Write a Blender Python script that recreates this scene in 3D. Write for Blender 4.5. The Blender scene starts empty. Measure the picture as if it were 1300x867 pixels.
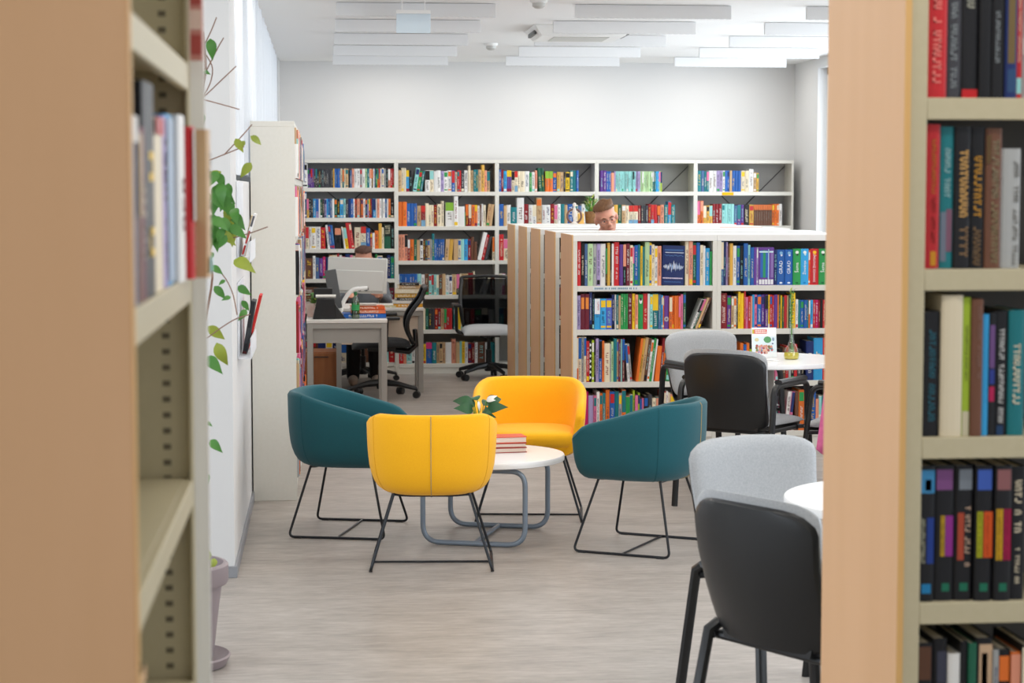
import bpy, bmesh, math, random, re
from mathutils import Vector, Matrix
R = math.radians
PI = math.pi
scn = bpy.context.scene
COL = scn.collection

# ------------------------------------------------------------------ camera
F = 2528.0                      # focal length in pixels of the 1300x867 frame
EYE = 1.65
pitch = math.atan(190.5 / F)
yaw = math.atan((239 / F) * math.cos(pitch))
cam_d = bpy.data.cameras.new('camera')
cam_d.sensor_width = 36.0
cam_d.lens = 36.0 * F / 1300
cam_d.clip_end = 100
cam = bpy.data.objects.new('camera', cam_d)
COL.objects.link(cam)
cam.location = (0, 0, EYE)
cam.rotation_euler = (PI / 2 - pitch, 0, -yaw)
cam_d.dof.use_dof = True
cam_d.dof.focus_distance = 10.3
cam_d.dof.aperture_fstop = 6.3
scn.camera = cam

# ------------------------------------------------------------------ materials
def lin(c):
    return c / 12.92 if c <= 0.04045 else ((c + 0.055) / 1.055) ** 2.4
def hx(h):
    h = h.lstrip('#')
    return tuple(lin(int(h[i:i + 2], 16) / 255) for i in (0, 2, 4)) + (1.0,)

def mat(name, col, rough=0.5, metal=0.0, spec=0.5, noise=None, bump=None, stretch=(1, 1, 1), **kw):
    """principled; noise = (scale, hex2, amount); bump = (scale, strength)"""
    m = bpy.data.materials.new(name)
    m.use_nodes = True
    nt = m.node_tree
    b = nt.nodes['Principled BSDF']
    c = hx(col)
    b.inputs['Base Color'].default_value = c
    b.inputs['Roughness'].default_value = rough
    b.inputs['Metallic'].default_value = metal
    b.inputs['Specular IOR Level'].default_value = spec
    for k, v in kw.items():
        b.inputs[k.replace('_', ' ')].default_value = v
    if noise or bump:
        tc = nt.nodes.new('ShaderNodeTexCoord')
        mp = nt.nodes.new('ShaderNodeMapping')
        mp.inputs['Scale'].default_value = stretch
        nt.links.new(tc.outputs['Object'], mp.inputs['Vector'])
    if noise:
        n = nt.nodes.new('ShaderNodeTexNoise')
        n.inputs['Scale'].default_value = noise[0]
        n.inputs['Detail'].default_value = 6
        nt.links.new(mp.outputs[0], n.inputs['Vector'])
        rp = nt.nodes.new('ShaderNodeValToRGB')
        rp.color_ramp.elements[0].position = 0.3
        rp.color_ramp.elements[1].position = 0.7
        rp.color_ramp.elements[0].color = c
        c2 = hx(noise[1])
        a = noise[2]
        rp.color_ramp.elements[1].color = tuple(c[i] * (1 - a) + c2[i] * a for i in range(3)) + (1,)
        nt.links.new(n.outputs[0], rp.inputs[0])
        nt.links.new(rp.outputs[0], b.inputs['Base Color'])
    if bump:
        n2 = nt.nodes.new('ShaderNodeTexNoise')
        n2.inputs['Scale'].default_value = bump[0]
        n2.inputs['Detail'].default_value = 3
        nt.links.new(mp.outputs[0], n2.inputs['Vector'])
        bp = nt.nodes.new('ShaderNodeBump')
        bp.inputs['Strength'].default_value = bump[1]
        bp.inputs['Distance'].default_value = 0.002
        nt.links.new(n2.outputs[0], bp.inputs['Height'])
        nt.links.new(bp.outputs[0], b.inputs['Normal'])
    return m

def attr_mat(name, rough=0.45):
    m = bpy.data.materials.new(name)
    m.use_nodes = True
    nt = m.node_tree
    b = nt.nodes['Principled BSDF']
    a = nt.nodes.new('ShaderNodeAttribute')
    a.attribute_name = 'Col'
    nt.links.new(a.outputs['Color'], b.inputs['Base Color'])
    b.inputs['Roughness'].default_value = rough
    b.inputs['Specular IOR Level'].default_value = 0.35
    return m

def glass_mat(name, col, trans_mix=0.8):
    m = bpy.data.materials.new(name)
    m.use_nodes = True
    nt = m.node_tree
    nt.nodes.remove(nt.nodes['Principled BSDF'])
    out = nt.nodes['Material Output']
    t = nt.nodes.new('ShaderNodeBsdfTransparent')
    t.inputs[0].default_value = hx(col)
    g = nt.nodes.new('ShaderNodeBsdfGlossy')
    g.inputs['Roughness'].default_value = 0.08
    mx = nt.nodes.new('ShaderNodeMixShader')
    mx.inputs[0].default_value = 1 - trans_mix
    nt.links.new(t.outputs[0], mx.inputs[1])
    nt.links.new(g.outputs[0], mx.inputs[2])
    nt.links.new(mx.outputs[0], out.inputs['Surface'])
    return m

def sheer_mat(name, col, clear, translucent=True):
    m = bpy.data.materials.new(name)
    m.use_nodes = True
    nt = m.node_tree
    nt.nodes.remove(nt.nodes['Principled BSDF'])
    out = nt.nodes['Material Output']
    t = nt.nodes.new('ShaderNodeBsdfTransparent')
    d = nt.nodes.new('ShaderNodeBsdfDiffuse')
    d.inputs[0].default_value = hx(col)
    if translucent:
        l = nt.nodes.new('ShaderNodeBsdfTranslucent')
        l.inputs[0].default_value = hx(col)
        m1 = nt.nodes.new('ShaderNodeMixShader')
        m1.inputs[0].default_value = 0.5
        nt.links.new(d.outputs[0], m1.inputs[1])
        nt.links.new(l.outputs[0], m1.inputs[2])
        src = m1
    else:
        src = d
    m2 = nt.nodes.new('ShaderNodeMixShader')
    m2.inputs[0].default_value = clear
    nt.links.new(src.outputs[0], m2.inputs[1])
    nt.links.new(t.outputs[0], m2.inputs[2])
    nt.links.new(m2.outputs[0], out.inputs['Surface'])
    return m

M_WOOD = mat('beech_laminate', '#deb084', 0.45, noise=(3.0, '#cf9f6e', 0.35), stretch=(3, 3, 0.35))
M_WOODEDGE = mat('beech_edge', '#dcae6c', 0.45)
M_STEEL = mat('cream_steel', '#e0ded6', 0.42, noise=(60, '#d8d6cc', 0.4))
M_FSTEEL = mat('pale_cream_steel', '#c2b89a', 0.42, noise=(60, '#b9af8e', 0.4))
M_SLOT = mat('slot_dark', '#6d6553', 0.6)
M_BACK = mat('grey_steel_back', '#a3a2a1', 0.5)
M_WHITEST = mat('white_steel', '#ececea', 0.4)
M_BLACKBACK = mat('dark_steel_back', '#4a4744', 0.5)
M_WALL = mat('white_paint', '#d6d6d6', 0.9, bump=(120, 0.05))
M_CEIL = mat('ceiling_paint', '#f0f0ef', 0.9)
M_BAFFLE = mat('baffle_felt', '#e6e7e8', 0.95, bump=(200, 0.1))
M_BASEB = mat('grey_baseboard', '#8d8f94', 0.5)
M_TOP = mat('white_laminate', '#f4f4f4', 0.25)
M_DESK = mat('desk_laminate', '#e6e2dc', 0.4)
M_GREYMETAL = mat('grey_painted_metal', '#a3a09a', 0.45)
M_TUBE = mat('blue_grey_tube', '#7d8996', 0.35, 0.3)
M_WIRE = mat('black_wire', '#1b1e23', 0.35, 0.3)
M_BLACK = mat('black_plastic', '#17181a', 0.38, bump=(400, 0.08))
M_BLACKFAB = mat('black_fabric', '#1b1b1d', 0.9, bump=(500, 0.3))
M_GREYFAB = mat('light_grey_fabric', '#b9bbbd', 0.92, noise=(180, '#a3a6aa', 0.8), bump=(500, 0.3))
M_TEAL = mat('teal_felt', '#07545e', 0.9, noise=(220, '#064a55', 0.7), bump=(450, 0.25), Sheen_Weight=0.15)
M_YELLOW = mat('yellow_felt', '#fbb906', 0.9, noise=(220, '#f5ab02', 0.7), bump=(450, 0.25), Sheen_Weight=0.1)
M_ZIP = mat('zip_tape', '#a89468', 0.7)
M_SEAMT = mat('teal_seam', '#084c55', 0.9)
M_SEAMY = mat('yellow_seam', '#dc9a00', 0.9)
M_LEAF = mat('leaf_green', '#3f7a2c', 0.45, noise=(14, '#5b9440', 0.7))
M_LEAFY = mat('leaf_yellow_green', '#8a9a34', 0.5, noise=(20, '#a5ad3f', 0.7))
M_LEAFD = mat('leaf_dark', '#1f4d2a', 0.4, noise=(14, '#2e6336', 0.7))
M_STEM = mat('stem_brown', '#8a6a5a', 0.7)
M_STEMG = mat('stem_green', '#5d9038', 0.6)
M_SOIL = mat('soil', '#8f8c4c', 0.95, noise=(60, '#5d4a2c', 0.9))
M_POTMAUVE = mat('mauve_plastic', '#8f8285', 0.5)
M_POTRED = mat('dark_red_pot', '#7e2a22', 0.4)
M_POTPINK = mat('pink_stoneware', '#dcb4a8', 0.6, noise=(18, '#f0e2da', 0.9))
M_POTBROWN = mat('wicker_brown', '#8a6238', 0.8, noise=(60, '#5f4022', 0.8), bump=(120, 0.6))
M_WHITEPL = mat('white_plastic', '#eeeeec', 0.35)
M_SILVER = mat('silver_plastic', '#c4c4c0', 0.4, 0.2)
M_DKGREY = mat('dark_grey_plastic', '#57595a', 0.5)
M_ORANGEWOOD = mat('orange_brown_wood', '#a5673a', 0.5, noise=(4, '#8d5129', 0.7), stretch=(8, 8, 1))
M_BEIGE = mat('beige_laminate', '#d6c3b0', 0.5)
M_PAPER = mat('paper', '#f3f0e8', 0.85)
M_PINKPAPER = mat('salmon_paper', '#eea894', 0.8)
M_PINK = mat('pink_knit', '#e0709f', 0.9, noise=(30, '#c9578b', 0.7), bump=(200, 0.4))
M_SKIN = mat('skin', '#d59a82', 0.55, noise=(25, '#c4816d', 0.5), Subsurface_Weight=0.08)
M_HAIRB = mat('brown_hair', '#573618', 0.6, noise=(40, '#7d5530', 0.8), stretch=(4, 1, 1))
M_HAIRD = mat('dark_brown_hair', '#4a2c20', 0.6, noise=(40, '#5f3b2a', 0.8), stretch=(4, 1, 1))
M_EYE = mat('eye_dark', '#2a1d18', 0.3)
M_LIP = mat('lips', '#a85a50', 0.5)
M_SHIRTN = mat('navy_shirt', '#2a3040', 0.9)
M_SHIRTG = mat('grey_shirt', '#70757c', 0.9)
M_TROUS = mat('black_trousers', '#17171a', 0.9)
M_SHOE = mat('beige_shoe', '#a8988a', 0.7)
M_ACRYL = sheer_mat('frosted_acrylic', '#f2f5fa', 0.45, False)
M_CURT = sheer_mat('sheer_curtain', '#f4f8fd', 0.36)
M_SIGN = sheer_mat('sign_acrylic', '#e6f0f6', 0.15)
M_GLASS = glass_mat('clear_glass', '#eef4f2', 0.85)
M_GREENG = glass_mat('green_bottle', '#4fbf78', 0.8)
M_YELLOWLIQ = mat('yellow_water', '#e4c80a', 0.15)
M_BLUELAB = mat('bottle_label', '#2f9a58', 0.5)
M_MESH = sheer_mat('black_mesh', '#0e0f11', 0.3, False)
M_BOOK = attr_mat('printed_board', 0.42)
M_PLATE = attr_mat('printed_paper', 0.6)

# floor: mottled vinyl with soft streaks
def floor_mat():
    m = bpy.data.materials.new('vinyl_floor')
    m.use_nodes = True
    nt = m.node_tree
    b = nt.nodes['Principled BSDF']
    tc = nt.nodes.new('ShaderNodeTexCoord')
    def noise(sc, stretch, det=8):
        mp = nt.nodes.new('ShaderNodeMapping')
        mp.inputs['Scale'].default_value = stretch
        nt.links.new(tc.outputs['Object'], mp.inputs['Vector'])
        n = nt.nodes.new('ShaderNodeTexNoise')
        n.inputs['Scale'].default_value = sc
        n.inputs['Detail'].default_value = det
        n.inputs['Roughness'].default_value = 0.65
        nt.links.new(mp.outputs[0], n.inputs['Vector'])
        return n
    n1 = noise(3.2, (0.7, 2.2, 1))
    n2 = noise(9.0, (1, 5, 1))
    mx = nt.nodes.new('ShaderNodeMath')
    mx.operation = 'MULTIPLY_ADD'
    nt.links.new(n2.outputs[0], mx.inputs[0])
    mx.inputs[1].default_value = 0.55
    ad = nt.nodes.new('ShaderNodeMath')
    ad.operation = 'MULTIPLY'
    ad.inputs[1].default_value = 0.5
    nt.links.new(n1.outputs[0], ad.inputs[0])
    nt.links.new(ad.outputs[0], mx.inputs[2])
    rp = nt.nodes.new('ShaderNodeValToRGB')
    e = rp.color_ramp.elements
    e[0].position = 0.36
    e[0].color = hx('#8b847e')
    e[1].position = 0.68
    e[1].color = hx('#b6afa8')
    mid = rp.color_ramp.elements.new(0.52)
    mid.color = hx('#a29a93')
    nt.links.new(mx.outputs[0], rp.inputs[0])
    nt.links.new(rp.outputs[0], b.inputs['Base Color'])
    b.inputs['Roughness'].default_value = 0.42
    b.inputs['Specular IOR Level'].default_value = 0.4
    return m
M_FLOOR = floor_mat()

# ------------------------------------------------------------------ mesh builder
class MB:
    def __init__(self):
        self.v, self.f, self.mi, self.c = [], [], [], []
    def face(self, idx, mi=0, col=None):
        self.f.append(tuple(idx)); self.mi.append(mi); self.c.append(col)
    def add(self, verts, faces, mi=0, col=None, M=None):
        o = len(self.v)
        for p in verts:
            p = Vector(p)
            self.v.append(tuple(M @ p) if M is not None else tuple(p))
        for k, fc in enumerate(faces):
            self.face([o + i for i in fc], mi, col)
    def box(self, x0, x1, y0, y1, z0, z1, mi=0, col=None, M=None):
        v = [(x0, y0, z0), (x1, y0, z0), (x1, y1, z0), (x0, y1, z0), (x0, y0, z1), (x1, y0, z1), (x1, y1, z1), (x0, y1, z1)]
        f = [(0, 3, 2, 1), (4, 5, 6, 7), (0, 1, 5, 4), (1, 2, 6, 5), (2, 3, 7, 6), (3, 0, 4, 7)]
        self.add(v, f, mi, col, M)
    def quad(self, a, b, c, d, mi=0, col=None, M=None):
        self.add([a, b, c, d], [(0, 1, 2, 3)], mi, col, M)
    def prism(self, pts, z0, z1, mi=0, col=None, M=None):
        n = len(pts)
        v = [(p[0], p[1], z0) for p in pts] + [(p[0], p[1], z1) for p in pts]
        f = [tuple(reversed(range(n))), tuple(range(n, 2 * n))] + [(i, (i + 1) % n, n + (i + 1) % n, n + i) for i in range(n)]
        self.add(v, f, mi, col, M)
    def tube(self, pts, r, n=8, mi=0, col=None, M=None, closed=False, flat=1.0):
        pts = [Vector(p) for p in pts]
        rs = r if isinstance(r, (list, tuple)) else [r] * len(pts)
        m = len(pts)
        rings = []
        up = None
        for i, p in enumerate(pts):
            if closed:
                t = (pts[(i + 1) % m] - pts[i - 1]).normalized()
            elif i == 0:
                t = (pts[1] - p).normalized()
            elif i == m - 1:
                t = (p - pts[i - 1]).normalized()
            else:
                t = ((pts[i + 1] - p).normalized() + (p - pts[i - 1]).normalized()).normalized()
            if up is None:
                a = Vector((0, 0, 1)) if abs(t.z) < 0.9 else Vector((1, 0, 0))
                up = (a - t * a.dot(t)).normalized()
            else:
                up = (up - t * up.dot(t))
                up = up.normalized() if up.length > 1e-6 else t.orthogonal().normalized()
            s = t.cross(up)
            rings.append([p + (up * math.cos(2 * PI * k / n) + s * math.sin(2 * PI * k / n) * flat) * rs[i] for k in range(n)])
        v = [q for ring in rings for q in ring]
        f = []
        for i in range(m if closed else m - 1):
            j = (i + 1) % m
            for k in range(n):
                k2 = (k + 1) % n
                f.append((i * n + k, i * n + k2, j * n + k2, j * n + k))
        if not closed:
            f.append(tuple(reversed(range(n))))
            f.append(tuple((m - 1) * n + k for k in range(n)))
        self.add(v, f, mi, col, M)
    def lathe(self, prof, n=24, mi=0, col=None, M=None, cx=0, cy=0):
        v, f = [], []
        for (r, z) in prof:
            for k in range(n):
                v.append((cx + r * math.cos(2 * PI * k / n), cy + r * math.sin(2 * PI * k / n), z))
        for i in range(len(prof) - 1):
            for k in range(n):
                k2 = (k + 1) % n
                f.append((i * n + k, i * n + k2, (i + 1) * n + k2, (i + 1) * n + k))
        f.append(tuple(reversed(range(n))))
        f.append(tuple((len(prof) - 1) * n + k for k in range(n)))
        self.add(v, f, mi, col, M)
    def ball(self, c, r, nu=16, nv=10, mi=0, col=None, M=None):
        rx, ry, rz = r if isinstance(r, (tuple, list)) else (r, r, r)
        v, f = [], []
        v.append((c[0], c[1], c[2] - rz))
        for i in range(1, nv):
            a = -PI / 2 + PI * i / nv
            for k in range(nu):
                b = 2 * PI * k / nu
                v.append((c[0] + rx * math.cos(a) * math.cos(b), c[1] + ry * math.cos(a) * math.sin(b), c[2] + rz * math.sin(a)))
        v.append((c[0], c[1], c[2] + rz))
        T = len(v) - 1
        for k in range(nu):
            k2 = (k + 1) % nu
            f.append((0, 1 + k2, 1 + k))
            for i in range(nv - 2):
                f.append((1 + i * nu + k, 1 + i * nu + k2, 1 + (i + 1) * nu + k2, 1 + (i + 1) * nu + k))
            f.append((1 + (nv - 2) * nu + k, 1 + (nv - 2) * nu + k2, T))
        self.add(v, f, mi, col, M)
    def grid(self, g, mi=0, col=None, M=None, wrap=False):
        nr, nc = len(g), len(g[0])
        v = [p for row in g for p in row]
        f = []
        for i in range(nr - 1):
            for k in range(nc if wrap else nc - 1):
                k2 = (k + 1) % nc
                f.append((i * nc + k, i * nc + k2, (i + 1) * nc + k2, (i + 1) * nc + k))
        self.add(v, f, mi, col, M)
    def solid(self, A, B, mi=0, col=None, M=None):
        """closed slab between two grids of the same size"""
        nr, nc = len(A), len(A[0])
        v = [p for row in A for p in row] + [p for row in B for p in row]
        o = nr * nc
        f = []
        for i in range(nr - 1):
            for k in range(nc - 1):
                f.append((i * nc + k, i * nc + k + 1, (i + 1) * nc + k + 1, (i + 1) * nc + k))
                f.append((o + i * nc + k, o + (i + 1) * nc + k, o + (i + 1) * nc + k + 1, o + i * nc + k + 1))
        ring = [k for k in range(nc)] + [i * nc + nc - 1 for i in range(1, nr)] + [(nr - 1) * nc + k for k in range(nc - 2, -1, -1)] + [i * nc for i in range(nr - 2, 0, -1)]
        for a in range(len(ring)):
            p, q = ring[a], ring[(a + 1) % len(ring)]
            f.append((p, o + p, o + q, q))
        self.add(v, f, mi, col, M)
    def build(self, name, mats, parent=None, M=None, bevel=0, smooth=40, subsurf=0, fix=True):
        me = bpy.data.meshes.new(name)
        me.from_pydata(self.v, [], self.f)
        if not isinstance(mats, (list, tuple)):
            mats = [mats]
        for m in mats:
            me.materials.append(m)
        me.polygons.foreach_set('material_index', self.mi)
        if any(c is not None for c in self.c):
            a = me.color_attributes.new('Col', 'FLOAT_COLOR', 'CORNER')
            buf = []
            for p, c in zip(self.f, self.c):
                cc = c if c is not None else (0.5, 0.5, 0.5, 1)
                buf.extend(list(cc) * len(p))
            a.data.foreach_set('color', buf)
        if fix:
            bm = bmesh.new(); bm.from_mesh(me)
            bmesh.ops.recalc_face_normals(bm, faces=bm.faces)
            bm.to_mesh(me); bm.free()
        if smooth:
            me.shade_smooth()
            me.set_sharp_from_angle(angle=R(smooth))
        o = bpy.data.objects.new(name, me)
        COL.objects.link(o)
        if parent is not None:
            o.parent = parent
        if M is not None:
            o.matrix_local = M
        if bevel:
            b = o.modifiers.new('bevel', 'BEVEL')
            b.width = bevel; b.segments = 2; b.limit_method = 'ANGLE'; b.angle_limit = R(50)
        if subsurf:
            s = o.modifiers.new('subsurf', 'SUBSURF')
            s.levels = subsurf; s.render_levels = subsurf
        return o

def tag(o, label=None, cat=None, group=None, kind=None):
    if label: o['label'] = label
    if cat: o['category'] = cat
    if group: o['group'] = group
    if kind: o['kind'] = kind
    return o
def thing(name, label, cat, loc=(0, 0, 0), rz=0, group=None, M=None):
    o = bpy.data.objects.new(name, None)
    COL.objects.link(o)
    o.empty_display_size = 0.1
    if M is not None:
        o.matrix_world = M
    else:
        o.location = loc; o.rotation_euler = (0, 0, rz)
    return tag(o, label, cat, group)
def struct(name, mb, m, bevel=0, **kw):
    return tag(mb.build(name, m, bevel=bevel, **kw), kind='structure')
def copy_tree(src, label, loc, rz):
    r = src.copy(); COL.objects.link(r)
    r.location = loc; r.rotation_euler = (0, 0, rz); r['label'] = label
    def rec(a, b):
        for ch in list(a.children):
            c = ch.copy(); COL.objects.link(c); c.parent = b
            rec(ch, c)
    rec(src, r)
    return r
T_ = Matrix.Translation
def RZ(a): return Matrix.Rotation(a, 4, 'Z')
def RX(a): return Matrix.Rotation(a, 4, 'X')
def RY(a): return Matrix.Rotation(a, 4, 'Y')
def arc(c, r, a0, a1, n, ux, uy):
    c, ux, uy = Vector(c), Vector(ux), Vector(uy)
    return [c + (ux * math.cos(a0 + (a1 - a0) * i / n) + uy * math.sin(a0 + (a1 - a0) * i / n)) * r for i in range(n + 1)]
def fillet(pts, r, n=5):
    """round the inner corners of a polyline"""
    P = [Vector(p) for p in pts]
    out = [P[0]]
    for i in range(1, len(P) - 1):
        a, b, c = P[i - 1], P[i], P[i + 1]
        d1, d2 = (a - b), (c - b)
        l = min(r, d1.length * 0.49, d2.length * 0.49)
        p, q = b + d1.normalized() * l, b + d2.normalized() * l
        for k in range(n + 1):
            t = k / n
            out.append(p * (1 - t) ** 2 + b * 2 * t * (1 - t) + q * t * t)
    out.append(P[-1])
    return out
_tc = {}
def text_geo(s):
    if s not in _tc:
        cu = bpy.data.curves.new('lettering', 'FONT')
        cu.body = s; cu.size = 1.0; cu.resolution_u = 2; cu.align_x = 'CENTER'; cu.align_y = 'CENTER'
        o = bpy.data.objects.new('lettering', cu); COL.objects.link(o)
        dg = bpy.context.evaluated_depsgraph_get(); dg.update()
        me = bpy.data.meshes.new_from_object(o.evaluated_get(dg))
        V = [tuple(v.co) for v in me.vertices]; Fc = [tuple(p.vertices) for p in me.polygons]
        bpy.data.objects.remove(o); bpy.data.curves.remove(cu); bpy.data.meshes.remove(me)
        _tc[s] = (V, Fc)
    return _tc[s]

# ------------------------------------------------------------------ books
PAL = {'r': ('c3262c', 'red'), 'R': ('8c1a22', 'dark red'), 'o': ('e5732a', 'orange'), 'y': ('f0c624', 'yellow'), 'Y': ('d8a848', 'mustard'),
       'c': ('e6d9bd', 'cream'), 'w': ('e9e8e6', 'white'), 't': ('c8a67c', 'tan'), 'b': ('245fae', 'blue'), 'B': ('1b2d66', 'navy blue'),
       's': ('35a0dc', 'sky blue'), 'T': ('1a7880', 'teal'), 'g': ('2c964e', 'green'), 'G': ('1a5a43', 'dark green'), 'l': ('a9c535', 'lime green'),
       'p': ('643c90', 'purple'), 'P': ('e0749e', 'pink'), 'm': ('c61d68', 'magenta'), 'k': ('17171b', 'black'), 'K': ('3c3c42', 'charcoal'),
       'n': ('6b4634', 'brown'), 'e': ('a6a8a8', 'grey'), 'E': ('75787c', 'mid grey'), 'L': ('a99ac6', 'lilac'), 'S': ('e2967a', 'salmon'),
       'v': ('4c6a96', 'slate blue'), 'M': ('6c2032', 'maroon'), 'A': ('92cfcc', 'pale aqua'), 'a': ('b6d6a4', 'pale green'), 'W': ('5d6fc8', 'violet blue')}
C = {k: hx(v[0]) for k, v in PAL.items()}
PAGE = hx('ece2cc')
LIGHTS = 'wcyASaeP'
def jit(c, rng, a=0.12):
    k = 1 + rng.uniform(-a, a)
    return (min(1, c[0] * k), min(1, c[1] * k), min(1, c[2] * k), 1)

def glyphs(mb, cx, z0, z1, wid, col, rng, M, y, n=None):
    """a run of vertical letter-like marks on a spine"""
    L = z1 - z0
    n = n or max(3, int(L / (wid * 0.8)))
    st = L / n
    for i in range(n):
        if rng.random() < 0.12:
            continue
        a, b = z0 + st * i + st * 0.12, z0 + st * (i + 1) - st * 0.1
        t = (b - a) * 0.28
        x0, x1 = cx - wid / 2, cx + wid / 2
        k = rng.randrange(4)
        bars = [(x0, x1, a, a + t)] if k != 3 else [(x0, x1, (a + b) / 2 - t / 2, (a + b) / 2 + t / 2)]
        if k in (0, 2): bars.append((x0, x1, b - t, b))
        if k in (1, 0): bars.append((x0, x0 + wid * 0.26, a, b))
        if k in (2, 3): bars.append((x1 - wid * 0.26, x1, a, b))
        for (p, q, r, s) in bars:
            mb.quad((p, y, r), (q, y, r), (q, y, s), (p, y, s), 0, col, M)

def spine_text(mb, s, cx, zc, size, col, M, y, up=True):
    V, Fc = text_geo(s)
    sg = 1 if up else -1
    vv = [(cx - p[1] * size * sg, y, zc + p[0] * size * sg) for p in V]
    mb.add(vv, Fc, 0, col, M)

def book_cover(mb, w, h, d, cov, rng, M=None, style=None, detail=1, special=None):
    """hard or soft cover: round spine, two boards, printed spine; local x = thickness, y = depth (spine at 0), z = height"""
    tb = min(0.0025, w * 0.14)
    bul = min(0.004, w * 0.14)
    prof = [(0, bul), (w * 0.12, bul * 0.35), (w * 0.35, 0), (w * 0.65, 0), (w * 0.88, bul * 0.35), (w, bul)]
    # spine sheet
    for i in range(5):
        (x0, y0), (x1, y1) = prof[i], prof[i + 1]
        mb.add([(x0, y0, 0), (x1, y1, 0), (x1, y1, h), (x0, y0, h)], [(0, 1, 2, 3)], 0, cov, M)
    mb.box(0, tb, bul, d, 0, h, 0, cov, M)
    mb.box(w - tb, w, bul, d, 0, h, 0, cov, M)
    # head and tail of the spine
    for z in (0, h):
        mb.add([(x, y, z) for x, y in prof] , [tuple(range(6))], 0, cov, M)
    if style is None:
        style = rng.choice(['title', 'title', 'bands', 'block', 'foot', 'plain', 'two'])
    lum = 0.3 * cov[0] + 0.6 * cov[1] + 0.1 * cov[2]
    ink = C[rng.choice('kBRnK')] if lum > 0.3 else C[rng.choice('wcyAcw')]
    y = -0.0006
    def patch(z0, z1, c, a=0.1, b=0.9):
        mb.quad((w * a, y, z0), (w * b, y, z0), (w * b, y, z1), (w * a, y, z1), 0, c, M)
    if special:
        special(mb, w, h, M, y, rng)
    elif style == 'title':
        glyphs(mb, w * 0.5, h * rng.uniform(0.15, 0.3), h * rng.uniform(0.6, 0.85), w * 0.42, ink, rng, M, y)
    elif style == 'bands':
        c2 = C[rng.choice('rybgTwcoBk')]
        patch(h * 0.72, h * 0.94, c2); patch(h * 0.06, h * 0.12, c2)
        glyphs(mb, w * 0.5, h * 0.2, h * 0.6, w * 0.38, ink, rng, M, y)
    elif style == 'block':
        c2 = C[rng.choice('rybgTwcoBkSAP')]
        a = rng.uniform(0.3, 0.6)
        patch(h * a, h * 0.98, c2, 0.02, 0.98)
        glyphs(mb, w * 0.5, h * 0.08, h * a * 0.9, w * 0.38, ink, rng, M, y)
    elif style == 'foot':
        c2 = C[rng.choice('wcyAgrk')]
        patch(h * 0.03, h * 0.14, c2)
        glyphs(mb, w * 0.5, h * 0.25, h * 0.85, w * 0.36, ink, rng, M, y)
    elif style == 'two':
        glyphs(mb, w * 0.5, h * 0.12, h * 0.42, w * 0.3, ink, rng, M, y)
        glyphs(mb, w * 0.5, h * 0.5, h * 0.9, w * 0.46, ink, rng, M, y)
def book_pages(mb, w, h, d, M=None, col=PAGE):
    tb = min(0.0025, w * 0.14)
    g = min(0.003, h * 0.02)
    mb.box(tb, w - tb, 0.004, d - 0.003, g, h - g, 0, col, M)

ORD = ['first', 'second', 'third', 'fourth', 'fifth', 'sixth', 'seventh', 'eighth', 'ninth', 'tenth', 'eleventh', 'twelfth', 'thirteenth', 'fourteenth',
       'fifteenth', 'sixteenth', 'seventeenth', 'eighteenth', 'nineteenth', 'twentieth'] + ['twenty-' + s for s in
       ('first', 'second', 'third', 'fourth', 'fifth', 'sixth', 'seventh', 'eighth', 'ninth')] + ['thirtieth'] + ['thirty-' + s for s in
       ('first', 'second', 'third', 'fourth', 'fifth', 'sixth', 'seventh', 'eighth', 'ninth')] + ['fortieth', 'forty-first', 'forty-second', 'forty-third', 'forty-fourth']
STUFF = MB()
SPECIAL = {}
TOK = re.compile(r'^([A-Za-z])(\d+(?:\.\d+)?)(?::(\d+))?([<>]\d+)?(?:\*(\d+))?(?:#(\w+))?$')

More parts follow.
